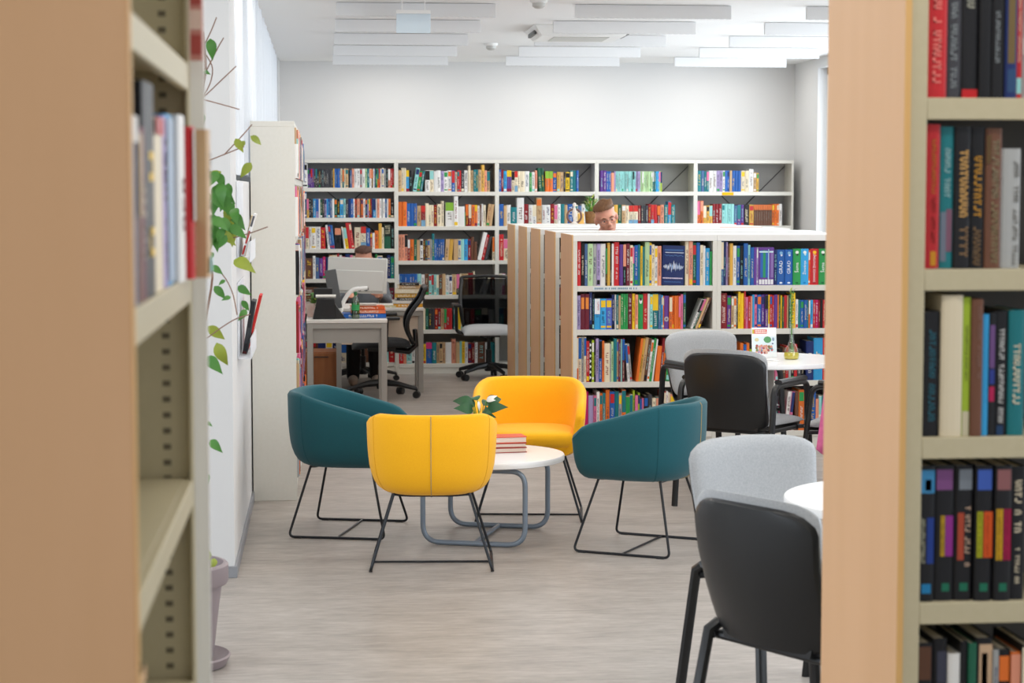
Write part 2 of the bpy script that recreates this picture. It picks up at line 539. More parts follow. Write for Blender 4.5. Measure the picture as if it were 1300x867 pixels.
def row(spec, M0, width, sc, avail, depth, seed, where=None, group=None, fit=True, parts=False, front=0.012, start='left'):
    """a shelf row of books. M0: frame of the shelf (x along it, y into it, z up, origin at its front left end). where: None -> part of the mass of distant books"""
    rng = random.Random(seed)
    items = []
    for t in spec.split():
        if t[0] == '_':
            items.append(('gap', float(t[1:]))); continue
        c, w, h, ln, rep, sp = TOK.match(t).groups()
        for _ in range(int(rep or 1)):
            a = 0
            if ln: a = float(ln[1:]) * (1 if ln[0] == '>' else -1)
            items.append((c, float(w), float(h or 45), a, sp))
    # lean gaps
    def extra(i):
        it = items[i]
        if it[0] == 'gap': return 0, 0
        a = it[3]
        hh = min(it[2] * sc, avail)
        pre = post = 0
        prev = items[i - 1] if i else None
        nxt = items[i + 1] if i + 1 < len(items) else None
        pa = prev[3] if prev and prev[0] != 'gap' else 0
        na = nxt[3] if nxt and nxt[0] != 'gap' else 0
        if a < 0 and pa >= 0: pre = hh * math.sin(R(-a))
        if a > 0 and na <= 0: post = hh * math.sin(R(a))
        if a < 0 and pa < 0 and pa != a: pre = max(0, hh * (math.sin(R(-a)) - math.sin(R(-pa))))
        if a > 0 and na > 0 and na != a: post = max(0, hh * (math.sin(R(a)) - math.sin(R(na))))
        return pre, post
    ex = [extra(i) for i in range(len(items))]
    tot_w = sum(it[1] / (1 if it[0] == 'gap' else math.cos(R(it[3]))) for it in items) * sc
    tot_e = sum(a + b for a, b in ex)
    k = (width - tot_e) / tot_w if fit else min(1, (width - tot_e) / tot_w)
    x = 0.0
    cnt = 0
    names = []
    for it, (pre, post) in zip(items, ex):
        if it[0] == 'gap':
            x += it[1] * sc * k; continue
        c, w, h, a, sp = it
        w = w * sc * k
        h = min(h * sc, avail / max(0.5, math.cos(R(a))) - (w * math.sin(R(abs(a)))) - 0.002 if a else avail - 0.003)
        x += pre
        d = min(depth - 0.03, max(0.11, h * rng.uniform(0.62, 0.75)))
        fy = front + rng.uniform(0, 0.012)
        bw = w - 0.0006
        wl = w / math.cos(R(a))
        if a > 0:      # top leans right: rests on its lower right edge
            L = T_((x + wl, fy, 0)) @ RY(R(a)) @ T_((-bw, 0, 0))
        elif a < 0:
            L = T_((x, fy, 0)) @ RY(R(a))
        else:
            L = T_((x, fy, 0))
        L = M0 @ L
        cov = jit(C[c], rng)
        spc = SPECIAL.get(sp)
        cnt += 1
        if where is None:
            book_cover(STUFF, bw, h, d, cov, rng, L, special=spc)
            book_pages(STUFF, bw, h, d, L)
        else:
            mb = MB()
            book_cover(mb, bw, h, d, cov, rng, None, special=spc)
            if not parts:
                book_pages(mb, bw, h, d)
            o = mb.build('book', M_BOOK, M=L, smooth=35, fix=False)
            if parts:
                pb = MB(); book_pages(pb, bw, h, d)
                pb.build('page_block', M_BOOK, parent=o, smooth=0)
            word = PAL[c][1]
            if sp and sp in LABELS:
                lab = LABELS[sp]
            else:
                adj = 'leaning ' if abs(a) >= 4 else ('thick ' if bw > 0.034 else ('thin ' if bw < 0.011 else ''))
                lab = f'{adj}{word} book, {ORD[cnt - 1]} from {start} on {where}'
            tag(o, lab, 'book', group)
            names.append(o)
        x += wl + post
    return x

def face_out(mb, w, h, M, y, rng, kind):
    pass
# spines and covers with their own print -----------------------------------
LABELS = {}
def sp_wave(mb, w, h, M, y, rng):
    lt, br = hx('8fb4e8'), hx('dfe6f5')
    def q(x0, x1, z0, z1, c): mb.quad((x0, y, z0), (x1, y, z0), (x1, y, z1), (x0, y, z1), 0, c, M)
    q(w * .08, w * .92, h * .885, h * .9, hx('4a78b8'))
    for i in range(14):
        q(w * (.1 + .058 * i), w * (.1 + .058 * i + .03), h * .855, h * .87, hx('4a78b8'))
    q(w * .12, w * .95, h * .815, h * .828, br)
    for i in range(12):
        z = h * (.74 + rng.uniform(-.015, .015)); x = w * (.1 + .07 * i)
        q(x, x + w * .05, z, z + h * .012, hx('5f8cc6'))
    n = 30
    P = []
    for i in range(n):
        amp = math.sin(PI * (i + .5) / n) ** .6
        P.append((w * (.06 + .88 * i / (n - 1)), h * (.47 + (1 if i % 2 else -1) * amp * rng.uniform(.04, .17))))
    for (xa, za), (xb, zb) in zip(P, P[1:]):
        t = w * .011
        mb.quad((xa - t, y, za), (xa + t, y, za), (xb + t, y, zb), (xb - t, y, zb), 0, br if rng.random() < .5 else lt, M)
    for i in range(16):
        q(w * (.05 + .056 * i), w * (.05 + .056 * i + .04), h * .16, h * .19, hx('e6d8ee'))
    for i in range(13):
        q(w * (.12 + .058 * i), w * (.12 + .058 * i + .035), h * .07, h * .09, hx('4a78b8'))
SPECIAL['wave'] = sp_wave
LABELS['wave'] = 'navy book turned face out with a pale jagged sound wave on its cover'
def sp_stripes(mb, w, h, M, y, rng):
    cols = ['2f62b5', '2a9463', '2f62b5', '6b4594', '8a6fb0']
    for i, c in enumerate(cols):
        a, b = w * (.12 + .17 * i), w * (.12 + .17 * (i + 1))
        mb.quad((a, y, h * .2), (b, y, h * .2), (b, y, h * .92), (a, y, h * .92), 0, hx(c), M)
    mb.quad((w * .04, y * 1.4, h * .86), (w * .95, y * 1.4, h * .86), (w * .95, y * 1.4, h * .9), (w * .04, y * 1.4, h * .9), 0, hx('c8e6f0'), M)
    mb.quad((w * .62, y * 1.4, h * .15), (w * .68, y * 1.4, h * .15), (w * .68, y * 1.4, h * .95), (w * .62, y * 1.4, h * .95), 0, hx('a8d0e8'), M)
    for i in range(5):
        a = w * (.04 + .19 * i)
        mb.quad((a, y * 1.4, h * .02), (a + w * .16, y * 1.4, h * .02), (a + w * .16, y * 1.4, h * .15), (a, y * 1.4, h * .15), 0, hx('e4e4ea'), M)
SPECIAL['stripes'] = sp_stripes
LABELS['stripes'] = 'wide purple picture book set with blue and green stripes and white foot band'
def sp_word(s, size, zc, dot, top, foot=None):
    def f(mb, w, h, M, y, rng):
        spine_text(mb, s, w * .5, h * zc, w * size, hx('f2f4f6'), M, y * 1.5)
        if dot:
            mb.ball((w * .5, y, h * .9), (w * .22, .0008, h * .045), 10, 6, 0, hx(top), M)
            mb.ball((w * .55, y, h * .84), (w * .14, .0008, h * .03), 10, 6, 0, hx(dot), M)
        if foot:
            mb.ball((w * .5, y, h * .06), (w * .2, .0008, h * .025), 10, 6, 0, hx(foot), M)
    return f
SPECIAL['grada'] = sp_word('GRAD', .62, .5, 'd9dff2', '7fb2d8', 'dfe9f5')
SPECIAL['gradb'] = SPECIAL['grada']
SPECIAL['suma'] = sp_word('\u0160uma', .6, .48, '2c3a30', 'e8f0e8', '0c6b3a')
SPECIAL['sumb'] = SPECIAL['suma']
SPECIAL['ziv'] = sp_word('\u017divotinje', .5, .48, 'bfe6f6', 'eef8fc', '1585c8')
SPECIAL['dom'] = sp_word('DOMA\u0106E \u017dIVOTINJE', .36, .47, 'ee8a22', 'f6c02a', 'a80f18')
LABELS.update(grada='left of two blue books lettered GRAD on top shelf of low bookcase', gradb='right of two blue books lettered GRAD on top shelf of low bookcase',
              suma='green spine beside the right GRAD book on top shelf of low bookcase', sumb='green spine right of the red one on low bookcase top shelf',
              ziv='sky blue spine between green book and red book, low bookcase top shelf', dom='wide bright red spine with white lettering, low bookcase top shelf')
def sp_twofive(mb, w, h, M, y, rng):
    mb.quad((w * .04, y, h * .5), (w * .96, y, h * .5), (w * .96, y, h), (w * .04, y, h), 0, hx('e8eef4'), M)
    spine_text(mb, '25', w * .5, h * .45, w * .7, hx('123a72'), M, y * 1.6, False)
    glyphs(mb, w * .65, h * .62, h * .95, w * .25, hx('c63a62'), rng, M, y * 1.5)
SPECIAL['tf'] = sp_twofive
LABELS['tf'] = 'sky blue and white spine printed 25 on second shelf of low bookcase'
def sp_mo(mb, w, h, M, y, rng):
    mb.quad((w * .15, y, h * .58), (w * .85, y, h * .58), (w * .85, y, h * .9), (w * .15, y, h * .9), 0, hx('e68a3c'), M)
SPECIAL['mo'] = sp_mo
SPECIAL['mob'] = sp_mo
LABELS.update(mo='left of two maroon spines with orange title patches, low bookcase second shelf', mob='right of two maroon spines with orange title patches, low bookcase second shelf')
def sp_zig(mb, w, h, M, y, rng):
    for i in range(7):
        z = h * (.06 + .13 * i)
        mb.add([(w * .1, y, z), (w * .9, y, z + h * .05), (w * .1, y, z + h * .1)], [(0, 1, 2)], 0, hx('f0f0ee'), M)
SPECIAL['zig'] = sp_zig
LABELS['zig'] = 'black spine with white zigzag triangles on third shelf of low bookcase'
def sp_disc(mb, w, h, M, y, rng):
    mb.ball((w * .5, y, h * .3), (w * .46, .0008, w * .5), 16, 8, 0, hx('b8b4be'), M)
    mb.ball((w * .5, y - .0006, h * .3), (w * .2, .0006, w * .22), 12, 8, 0, hx('6a5a80'), M)
SPECIAL['disc'] = sp_disc
LABELS['disc'] = 'purple spine with a pale grey disc near its foot, low bookcase second shelf'
def sp_white(mb, w, h, M, y, rng):
    glyphs(mb, w * .5, h * .16, h * .68, w * .46, hx('f2d8d0'), rng, M, y, 11)
    glyphs(mb, w * .5, h * .76, h * .95, w * .4, hx('e0a898'), rng, M, y, 4)
SPECIAL['big'] = sp_white
LABELS['big'] = 'thick red hardback with white title at left end, right bay second shelf'
def sp_peng(mb, w, h, M, y, rng):
    mb.ball((w * .5, y, h * .82), (w * .3, .0008, h * .09), 12, 8, 0, hx('eef0ee'), M)
    mb.ball((w * .5, y - .0005, h * .86), (w * .22, .0006, h * .05), 12, 8, 0, hx('20242a'), M)
SPECIAL['peng'] = sp_peng
# far spines of several colours
def two_tone(top, a, foot=None, b=.2):
    def f(mb, w, h, M, y, rng):
        mb.quad((w * .02, y, h * a), (w * .98, y, h * a), (w * .98, y, h), (w * .02, y, h), 0, hx(top), M)
        if foot: mb.quad((w * .02, y, 0), (w * .98, y, 0), (w * .98, y, h * b), (w * .02, y, h * b), 0, hx(foot), M)
        glyphs(mb, w * .5, h * .25, h * a * .9, w * .4, hx('8a8478'), rng, M, y)
    return f
SPECIAL['yp'] = two_tone('e8c020', .7, '8a1a3a', .15)
SPECIAL['gt'] = two_tone('86b83a', .65)
SPECIAL['rw'] = two_tone('cc3028', .7, '7aa8c8', .3)
SPECIAL['kt'] = two_tone('e09070', .68, '1c1c1f', .66)
SPECIAL['ow'] = two_tone('d06a2a', .75)
SPECIAL['dg'] = lambda mb, w, h, M, y, rng: (mb.quad((w * .02, y, h * .5), (w * .98, y, h * .5), (w * .98, y, h), (w * .02, y, h), 0, hx('16241e'), M),
                                             glyphs(mb, w * .5, h * .6, h * .95, w * .7, hx('c8c0a0'), rng, M, y * 1.5, 4))
SPECIAL['pub'] = two_tone('d03078', .7)
# foreground spines
def sp_fg(title, a, b, wd, extra=()):
    def f(mb, w, h, M, y, rng):
        for (x0, x1, z0, z1, c) in extra:
            mb.quad((w * x0, y, h * z0), (w * x1, y, h * z0), (w * x1, y, h * z1), (w * x0, y, h * z1), 0, hx(c), M)
        for (col, z0, z1, cx) in title:
            glyphs(mb, w * cx, h * z0, h * z1, w * wd, hx(col), rng, M, y * 1.6)
    return f
FG = {
 'fa': ([('f08a80', .1, .72, .5), ('d84a44', .82, .98, .5)], .4, ()),
 'fb': ([('8a9296', .07, .7, .5)], .42, ((.25, .85, .78, 1, '2f7898'),)),
 'fc': ([('a8a89a', .62, .98, .5)], .45, ((.05, .95, 0, .06, 'c01a20'),)),
 'fd': ([('7c8288', .75, .98, .5)], .3, ()),
 'fe': ([('8f969a', .25, .62, .4)], .34, ()),
 'ff': ([('5a84a0', .78, .98, .5)], .4, ((.2, .8, .24, .74, '6e5c38'), (.2, .9, .04, .2, '2a4870'))),
 'fh': ([('c8c6c2', .2, .5, .5)], .3, ((0, 1, .55, .75, '8a8a8c'), (0, 1, .3, .42, 'b8b4b0'), (0, .8, .82, 1, '5a5c60'))),
 'ga': ([('b8741c', .52, .92, .6), ('8c1c10', .15, .5, .6)], .25, ((.45, .8, .02, .12, 'c88a1a'),)),
 'gb': ([('9ac0c2', .5, .85, .55)], .4, ((.1, .5, .05, .4, '6a7484'), (.5, .9, .12, .42, '7a5266'))),
 'gc': ([('d8a862', .36, .84, .58), ('8a6c4c', .02, .3, .62)], .5, ()),
 'gd': ([('c8902e', .36, .84, .5), ('7c6040', .02, .3, .5)], .5, ()),
 'ge': ([('8c8468', .5, .92, .6), ('8a805e', .03, .48, .6)], .4, ((.05, .3, .75, .95, '5a4424'),)),
 'gf': ([('7a766e', .03, .5, .75), ('6a665e', .55, .9, .75)], .25, ()),
 'ha': ([('2a6a7c', .12, .9, .55)], .36, ()),
 'hb': ([], .3, ()),
 'hc': ([('5a5c2c', .4, .8, .5)], .3, ((.1, .9, 0, .18, 'c8c0a4'),)),
 'hd': ([('8a6a60', .42, .95, .65)], .25, ()),
 'he': ([], .3, ()),
 'hf': ([], .3, ((.1, .9, .55, .9, '6a4a80'), (.1, .9, .28, .4, 'b01a50'), (.1, .9, .42, .54, '2a3a8a'))),
 'hg': ([('dcdcda', .1, .86, .5)], .36, ((.2, .7, 0, .08, '1a3a60'),)),
 'ia': ([('b8b8a0', .28, .62, .25)], .24, ((.5, .95, .28, .62, '1c3a8a'), (.05, .95, .8, .97, '3a86b8'), (.35, .75, .82, .9, 'b04a7a'), (.2, .8, .06, .13, '1a7ab0'))),
 'ib': ([('6a5c1a', .34, .62, .4)], .12, ((.3, .52, .33, .63, 'b8941a'), (.55, .95, .33, .63, '8c2a8a'), (.05, .9, .82, .97, '7a4a80'), (.4, .8, .07, .13, '146a50'))),
 'ic': ([('d8b8a0', .25, .7, .7)], .28, ((.15, .5, .3, .65, 'a8442c'), (.2, .9, .82, .97, '7a828c'), (.3, .75, .07, .13, '146a50'))),
 'id': ([('6a7a10', .33, .65, .25), ('a83a10', .33, .65, .7)], .14, ((.1, .42, .32, .66, 'a8a814'), (.48, .98, .32, .66, 'd05014'), (.1, .9, .82, .97, '3a5ab0'), (.3, .75, .07, .13, '146a50'))),
 'ie': ([('7a6210', .3, .68, .25), ('7a0a30', .3, .68, .7)], .14, ((.08, .46, .3, .68, 'c89a14'), (.52, .95, .3, .68, '9c0c44'), (.1, .9, .82, .97, '8a5a5c'), (.3, .75, .07, .13, '146a50'))),
 'ja': ([], .3, ((.1, .9, .7, .97, '5a3a28'), (.4, .9, .3, .4, '4a3a30'))),
 'jb': ([], .3, ((.3, .95, .65, .9, '3a3c4c'), (.3, .95, .4, .64, '6a4a54'), (.3, .6, .3, .4, '8a2440'))),
 'jc': ([], .3, ()),
 'jf': ([], .3, ((.2, .98, .55, .95, 'c8a888'), (.35, .7, .62, .88, 'b02a20'), (.2, .9, .35, .5, '4a2420'))),
}
for k_, (t_, wd_, ex_) in FG.items():
    SPECIAL[k_] = sp_fg(t_, 0, 0, wd_, ex_)

exec_rows = []

# ------------------------------------------------------------------ the setting
XR, YB, ZC = 4.37, 18.32, 2.83
b = MB(); b.box(-4.5, 4.6, -2.0, YB + .15, -.1, 0); struct('floor', b, M_FLOOR)
b = MB(); b.box(-4.5, 4.6, -2.0, YB + .15, ZC, ZC + .1); struct('ceiling', b, M_CEIL)
b = MB(); b.box(-.6, XR + .2, YB, YB + .15, 0, ZC); struct('wall_back', b, M_WALL)
# left wall with a long window band behind sheer curtains, from the corner at y = 8.51 on
XL = -.392
b = MB()
b.box(XL - .16, XL, 8.51, YB, 0, 1.70)
b.box(XL - .16, XL, 8.51, 9.05, 1.70, ZC)
b.box(XL - .16, XL, 17.9, YB, 1.70, ZC)
b.box(-4.4, XL - .16, 8.51, 8.66, 0, ZC)
struct('wall_left', b, M_WALL)
b = MB()
b.box(XL - .05, XL + .012, 8.498, YB - .002, 0, .05)
b.box(-4.4, XL - .05, 8.498, 8.51, 0, .05)
struct('baseboard_left', b, M_BASEB, bevel=.002)
b = MB()
for i in range(5):
    y = 9.05 + i * (8.85 / 4)
    b.box(XL - .12, XL - .07, y - .03 if i else y, y + .03 if i < 4 else y, 1.70, ZC)
b.box(XL - .12, XL - .07, 9.05, 17.9, 1.70, 1.76)
b.box(XL - .12, XL - .07, 9.05, 17.9, ZC - .06, ZC)
struct('window_1', b, M_WHITEPL)
# right wall with window
b = MB()
b.box(XR, XR + .2, 17.45, YB, 0, ZC)
b.box(XR, XR + .2, 12.0, 17.45, 0, .9)
b.box(XR, XR + .2, 12.0, 17.45, 2.74, ZC)
b.box(XR, XR + .2, 9.5, 12.0, 0, ZC)
struct('wall_right', b, M_WALL)
b = MB()
for y in (17.4, 15.6, 13.8, 12.05):
    b.box(XR + .08, XR + .13, y - .03, y + .03, .9, 2.74)
b.box(XR + .08, XR + .13, 12.0, 17.45, .9, .96); b.box(XR + .08, XR + .13, 12.0, 17.45, 2.68, 2.74)
struct('window_2', b, M_WHITEPL)

# sheer curtain: one long pleated cloth
g0 = []
n = 420
for j in range(2):
    z = 1.735 if j == 0 else ZC - .01
    g0.append([(XL - .034 + .027 * math.sin(i * .62) + .010 * math.sin(i * .21 + 1), 9.2 + 8.75 * i / (n - 1), z) for i in range(n)])
b = MB(); b.grid(g0)
tag(b.build('sheer_curtain', M_CURT, smooth=60), 'long white sheer pleated curtain hanging over the left windows', 'curtain')

# ceiling baffles
rows_y = [12.62, 13.84, 15.06, 16.28, 17.45]
rown = ['nearest', 'second', 'third', 'fourth', 'farthest']
for ri, y in enumerate(rows_y):
    for ci, (x, cn) in enumerate(((.085, 'left'), (1.59, 'middle'), (3.08, 'right'))):
        b = MB()
        b.box(x, x + 1.0, y - .02, y + .02, ZC - .085, ZC - .004)
        for k in range(24):
            b.box(x + .02 + k * .0415, x + .045 + k * .0415, y - .0205, y + .0205, ZC - .0875, ZC - .085)
        o = b.build('ceiling_baffle', M_BAFFLE, bevel=.002)
        tag(o, f'white acoustic ceiling baffle, {rown[ri]} row, {cn} column', 'ceiling panel', 'acoustic baffles under the ceiling')
# hanging sign
t = thing('hanging_sign', 'small pale blue blank sign panel hanging from the ceiling at left', 'sign', (.556, 12.35, 2.62))
b = MB(); b.box(-.105, .105, -.006, .006, 0, .118); b.build('panel', M_SIGN, t, bevel=.002)
b = MB(); b.box(-.105, .105, -.012, .012, .118, .14); b.build('rail', M_WHITEPL, t, bevel=.002)
for s in (-.07, .07):
    b = MB(); b.tube([(s, 0, .14), (s, 0, ZC - 2.62)], .003); b.build('rod', M_WHITEPL, t)
for (x, y, lb) in ((1.33, 12.35, 'white smoke detector near the top edge, above the middle baffles'), (1.34, 16.0, 'white smoke detector farther back between left and middle baffles')):
    t = thing('smoke_detector', lb, 'smoke detector', (x, y, ZC))
    b = MB(); b.lathe([(.055, 0), (.055, -.012), (.048, -.02)], 20); b.build('mount', M_WHITEPL, t)
    b = MB(); b.lathe([(.04, -.02), (.04, -.04), (.025, -.052), (.008, -.055)], 20); b.build('sensor_head', M_SILVER, t)
t = thing('air_conditioner', 'white ceiling cassette air conditioner with slotted sides', 'air conditioner', (1.85, 14.5, ZC))
b = MB()
v = [(-.36, -.36, 0), (.36, -.36, 0), (.36, .36, 0), (-.36, .36, 0), (-.30, -.30, -.075), (.30, -.30, -.075), (.30, .30, -.075), (-.30, .30, -.075)]
b.add(v, [(0, 1, 2, 3), (4, 7, 6, 5), (0, 4, 5, 1), (1, 5, 6, 2), (2, 6, 7, 3), (3, 7, 4, 0)]); b.build('casing', M_WHITEPL, t, bevel=.006)
for k in range(4):
    b = MB(); Mx = RZ(k * PI / 2)
    b.box(-.2, .2, -.345, -.325, -.056, -.03, M=Mx @ T_((0, -.0, 0))); b.build('louvre', M_DKGREY if k != 2 else M_GREYMETAL, t)
b = MB(); b.box(-.2, .2, -.2, .2, -.079, -.075); b.build('intake_grille', M_SILVER, t)

# ------------------------------------------------------------------ bookcases
def bookcase(label, M, W, D, levels, top, m, mback, group=None, ut=.0175, lip=.035, double=False, topm=None, topt=.03, ends=(), name='bookcase', brace=False, overhang=0.0, slots=False, plinth=True):
    t = thing(name, label, 'bookcase', group=group, M=M)
    for k, (x0, x1) in enumerate(((0, ut), (W - ut, W))):
        b = MB(); b.box(x0, x1, 0, D, 0, top - topt)
        mats = [m]
        if slots:
            mats.append(M_SLOT)
            xs = x1 if k == 0 else x0
            sg = 1 if k == 0 else -1
            z = .12
            while z < top - .1:
                for yy in (.035, D - .05):
                    b.box(min(xs, xs + sg * .0008), max(xs, xs + sg * .0008), yy, yy + .012, z, z + .009, 1)
                z += .025
        b.build('upright', mats, t, bevel=.0015 if not slots else 0)
    for z in levels:
        b = MB()
        b.box(ut + .0003, W - ut - .0003, .0121, D - (.0121 if double else .002), z - .012, z)
        b.box(ut + .0003, W - ut - .0003, 0, .012, z - lip, z)
        if double: b.box(ut + .0003, W - ut - .0003, D - .012, D, z - lip, z)
        b.build('shelf', m, t, bevel=.0015)
    if mback:
        b = MB()
        y = D / 2 if double else D - .008
        b.box(ut, W - ut, y - .002, y + .004, levels[-1], top - topt); b.build('back_panel', mback, t)
    if plinth:
        b = MB()
        b.box(ut, W - ut, .006, .016, 0, levels[-1] - lip - .002)
        if double: b.box(ut, W - ut, D - .016, D - .006, 0, levels[-1] - lip - .002)
        b.build('plinth', m, t)
    b = MB(); b.box(0, W, -overhang, D + overhang, top - topt, top); b.build('top', topm or m, t, bevel=.002)
    if brace:
        b = MB()
        zt = top - topt - .02
        for (xa, xb) in ((ut, W - ut), (W - ut, ut)):
            b.tube([(xa, D - .02, zt), (xb, D - .02, levels[2])], .004, 4)
        b.build('cross_brace', M_DKGREY, t)
    for (x0, x1, ext, yB) in ends:
        b = MB(); b.box(x0, x1, -ext, yB + ext, 0, top, 0)
        o = b.build('end_panel', M_WOOD, t, bevel=.002)
        o['label'] = 'beech wood end panel'
        for yy in ((-ext - .0012, -ext), ):
            e = MB(); e.box(x0, x1, yy[0], yy[1], .001, top - .001); e.build('edge_band', M_WOODEDGE, o)
    return t

# far wall run ----------------------------------------------------------
FX = [-.2605 + .9105 * k for k in range(6)]
L1 = [1.683, 1.413, 1.134, .864, .587, .105]
L2 = [1.647, 1.336, 1.026, .713, .399, .09]
bayl = ['partly hidden behind the tall bookcase and the monitor', 'behind the desk chair', 'behind the row of wooden end panels', 'behind the man with glasses', 'next to the right wall']
for k in range(5):
    bookcase('tall grey bookcase on the back wall, ' + bayl[k], T_((FX[k] + .0003, 18.0, 0)), .9099, .3, L1 if k == 0 else L2, 1.935, M_STEEL, M_BACK, 'bookcases along the back wall', brace=True)
SF = .00712
def frow(k, lv, spec, seed, x0=None, fit=True, width=None):
    lev = L1 if k == 0 else L2
    z = lev[lv]
    up = 1.905 if lv == 0 else lev[lv - 1] - .035
    X0 = FX[k] + .0195 if x0 is None else x0
    W = (FX[k + 1] - .0195 - X0) if width is None else width
    row(spec, T_((X0, 18.0, z + .0005)), W, SF, up - z, .29, seed, None, fit=fit)
frow(0, 0, 'n8 w7 p2.2:24*4 K2.2:24*12 Y2:24 b2:24*4 c3:24 T2:23 c2:24 t4:24 k2:22 v3:22 S3:24 w4:24 w4:24 e3:24 w4:24 a3:24 T3:24 w3:24 n2:24 w2:24 v2:24 g2:24 o2:24 r2:24 w2:24 c3:25 e3:24 k3:24 S3:24 r3:24 r2:24', 1)
frow(0, 1, 'k9 v5 Y3:24 k3:24 K3:23 s4:24 L4:24 w2:24 G3:23 K3:23 L3:24 s2:24 b3:24 v3:24 w3:24 G4:24 k4:24 s5:24 A3:24 K4:23 B3:24 b4:24 w2:24 o1:24 M2:24 S4:24 n2:24 o3:24 w3:24 B3:24 L2:24 r2:24 R2:24 B2:24 s4:24 w2:24 S3:24 w3:24 e2:24 w3:24 v3:24 w2:24 o3:24 k5:22', 2)
frow(0, 2, 'r8:30 S3:31 c4:28 w3:28 w6:28 w6:28 r6:27 w3:30<6 b3:30<6 b3:30<6 K8:26#kt w2:28<8 y4:27<8 r4:33<8 r3:33<8 c8:27 c7:28#rw b5:26 r3:20 w3:20 o5:23 Y4:32 c3:27 G9:31#dg k4:28', 3)
frow(0, 3, 'c9:28 n8:26 w3:29 v4:27 p4:26 m3:28 B4:27 o3:30 c6:30 r2:32 w3:30 m4:28 b5:31 P3:30 c3:29 g4:31 T2:30 w4:30 k12:28 g2:31 c6:29 e5:26 B4:30 T4:28', 4)
frow(0, 4, 'n20:28 K12:26 b9:29 R10:28 w10:27 n14:28 c10:28 o2:26 t4:27 r3:26 M5:27', 5)
frow(0, 5, 'n20:28 R8:28 w7:27 B6:28 c9:26 T7:28 n14:28 k9:28 g6:28 A6:28 r6:28', 6)
frow(1, 0, 't4:27 c3:30 c3:30 s4:27#yp k4:27 A5:30>9 g4:26>9 T3:26>9 w6:27 c5:27 w4:26 w5:27 L4:26 w5:26 w5:27 b4:27 c3:25 r3:27 r2:27 K4:27 w5:27 c3:33 t4:27 T3:28 T3:28 t4:28 Y4:34 S3:27 t4:26 _6', 7)
frow(1, 1, 'o5:31 o5:31 b4:29*3 t5:26 R5:26#rw c4:29 c3:27 c3:27 R4:27 c5:28 c3:32 _2 w10:30#gt w5:38 w8:25 g1:18 R3.5:28 R3.5:28 o4:27 o3:27#yp w3:26 n2:27 w2:28 c3:27 t4:28>8 t3:28>8', 8)
frow(1, 2, 'S4:33 S4:33 S4:33 R3:27 o5:27 G4:27 t4:26 w4:27 n3:27 n3:27 t3:27 e3:27 T3:34 b2.6:27*5 t5:27>4 Y5:27>4 t6:27 c4:27 A4:27 s5:27 R4:27 n4:30 n4:24 w5:36>13 r4:33>13 K4:30>13 c3:30', 9)
frow(1, 3, 'w1:26 b3:27*7 A5:27 w4:26 n5:27 A3:26*4 n4:26 t4:27 w4:25 w4:25 t5:26 k4:27 c2:27 t4:27 t4:27 R6:28 c2:30 _6 e3:26>18 e3:26>18 n4:24', 10)
frow(1, 4, 't6:27 G5:27 c5:27 n6:27 R4:26 c8:27 G4:27 K4:27 K4:27 R4:27 R4:27 t4:26 r3.4:27*3 _2 T5:27 y4:28 c4:28 n9:27 r5:26 k9:26 c8:27 e9:25', 11)
frow(1, 5, 'r6:25 S4:27 A7:27 w4:26 B5:27 n5:27 y5:25 b8:27#pub T6:27 t4:27 t4:27 t4:27 w8:27 S6:31 t5:27 A3:28 y4:28 w4:27 R5:26 R4:26 w4:27 n10:27 w3:27 T10:27', 12)
frow(2, 0, 'b3:28 R3:28 s4:26 p3:27#yp p3:27#yp c4:26 c4:26#rw c3:26 c6:26 w6:26 g3:24 w4:25 S3:27 G4:30<4 G4:30<4 o5:26#gt o5:26#gt b5:25 Y4:25 t5:25 k2:25 y6:25 T4:27 T4:27 b3:27', 13, fit=False)
frow(2, 1, 'b6:28 t4:26 w5:27 T8:24 w9:36 R6:28 w5:27 w5:27 t7:36 w5:27 w6:27 R5:28 c4:27 w4:28 T5:28 t4:27 b8:28 c5:27 v5:26 w5:28 A4:25 c5:37', 14, fit=False)
frow(2, 2, 'r6:33 c7:27 n5:28 b7:28 w6:27 R7:28', 15, fit=False)
frow(2, 3, 'w4:27 P4:27 t4:25 n5:27 B6:28', 16, fit=False)
frow(2, 4, 'T6:27 n5:27 R5:26', 17, fit=False)
frow(3, 0, '_2 p4:27 p4:27 b3:26 b3:26 S4:24 L2:26 A2:26*13 L2:26*3 a2:26*8 T2:26*2 s2:26*2 a2:26 l2:26', 18, fit=False)
frow(3, 1, 'n4:26 t4:25 T4:27 w4:27 w4:26 Y5:27 G5:27 t5:27 c4:26 c6:26#rw c6:26#rw R4:26 K3:26*3 R4:28 r4:27#rw r4:27 R4:26 S5:27 T5:27 s4:31 T5:27', 19, fit=False)
frow(4, 0, 'T5:27 v4:27 T3:26 T3:26 w5:27 w5:27 L4:27 L4:27 w3:27 b3:27 b3:27 t3:27 b4:27*3 c5:27 c5:27 w6:29 t4:25 Y3:24', 20, fit=False)
frow(4, 1, 'o4:32 o4:32 Y4:26*3 R4:28*3 A4:28*4 v4:26 p5:27 p4:27 k7:27 Y6:27 n3:27*8#ow o3:28*3 w4:28 _1', 21, fit=False)
b = MB(); b.box(FX[4] + .245, FX[4] + .35, 17.994, 17.999, 1.615, 1.642); tag(b.build('shelf_label', M_YELLOW), 'small yellow label on the upper shelf edge near the right wall', 'label')

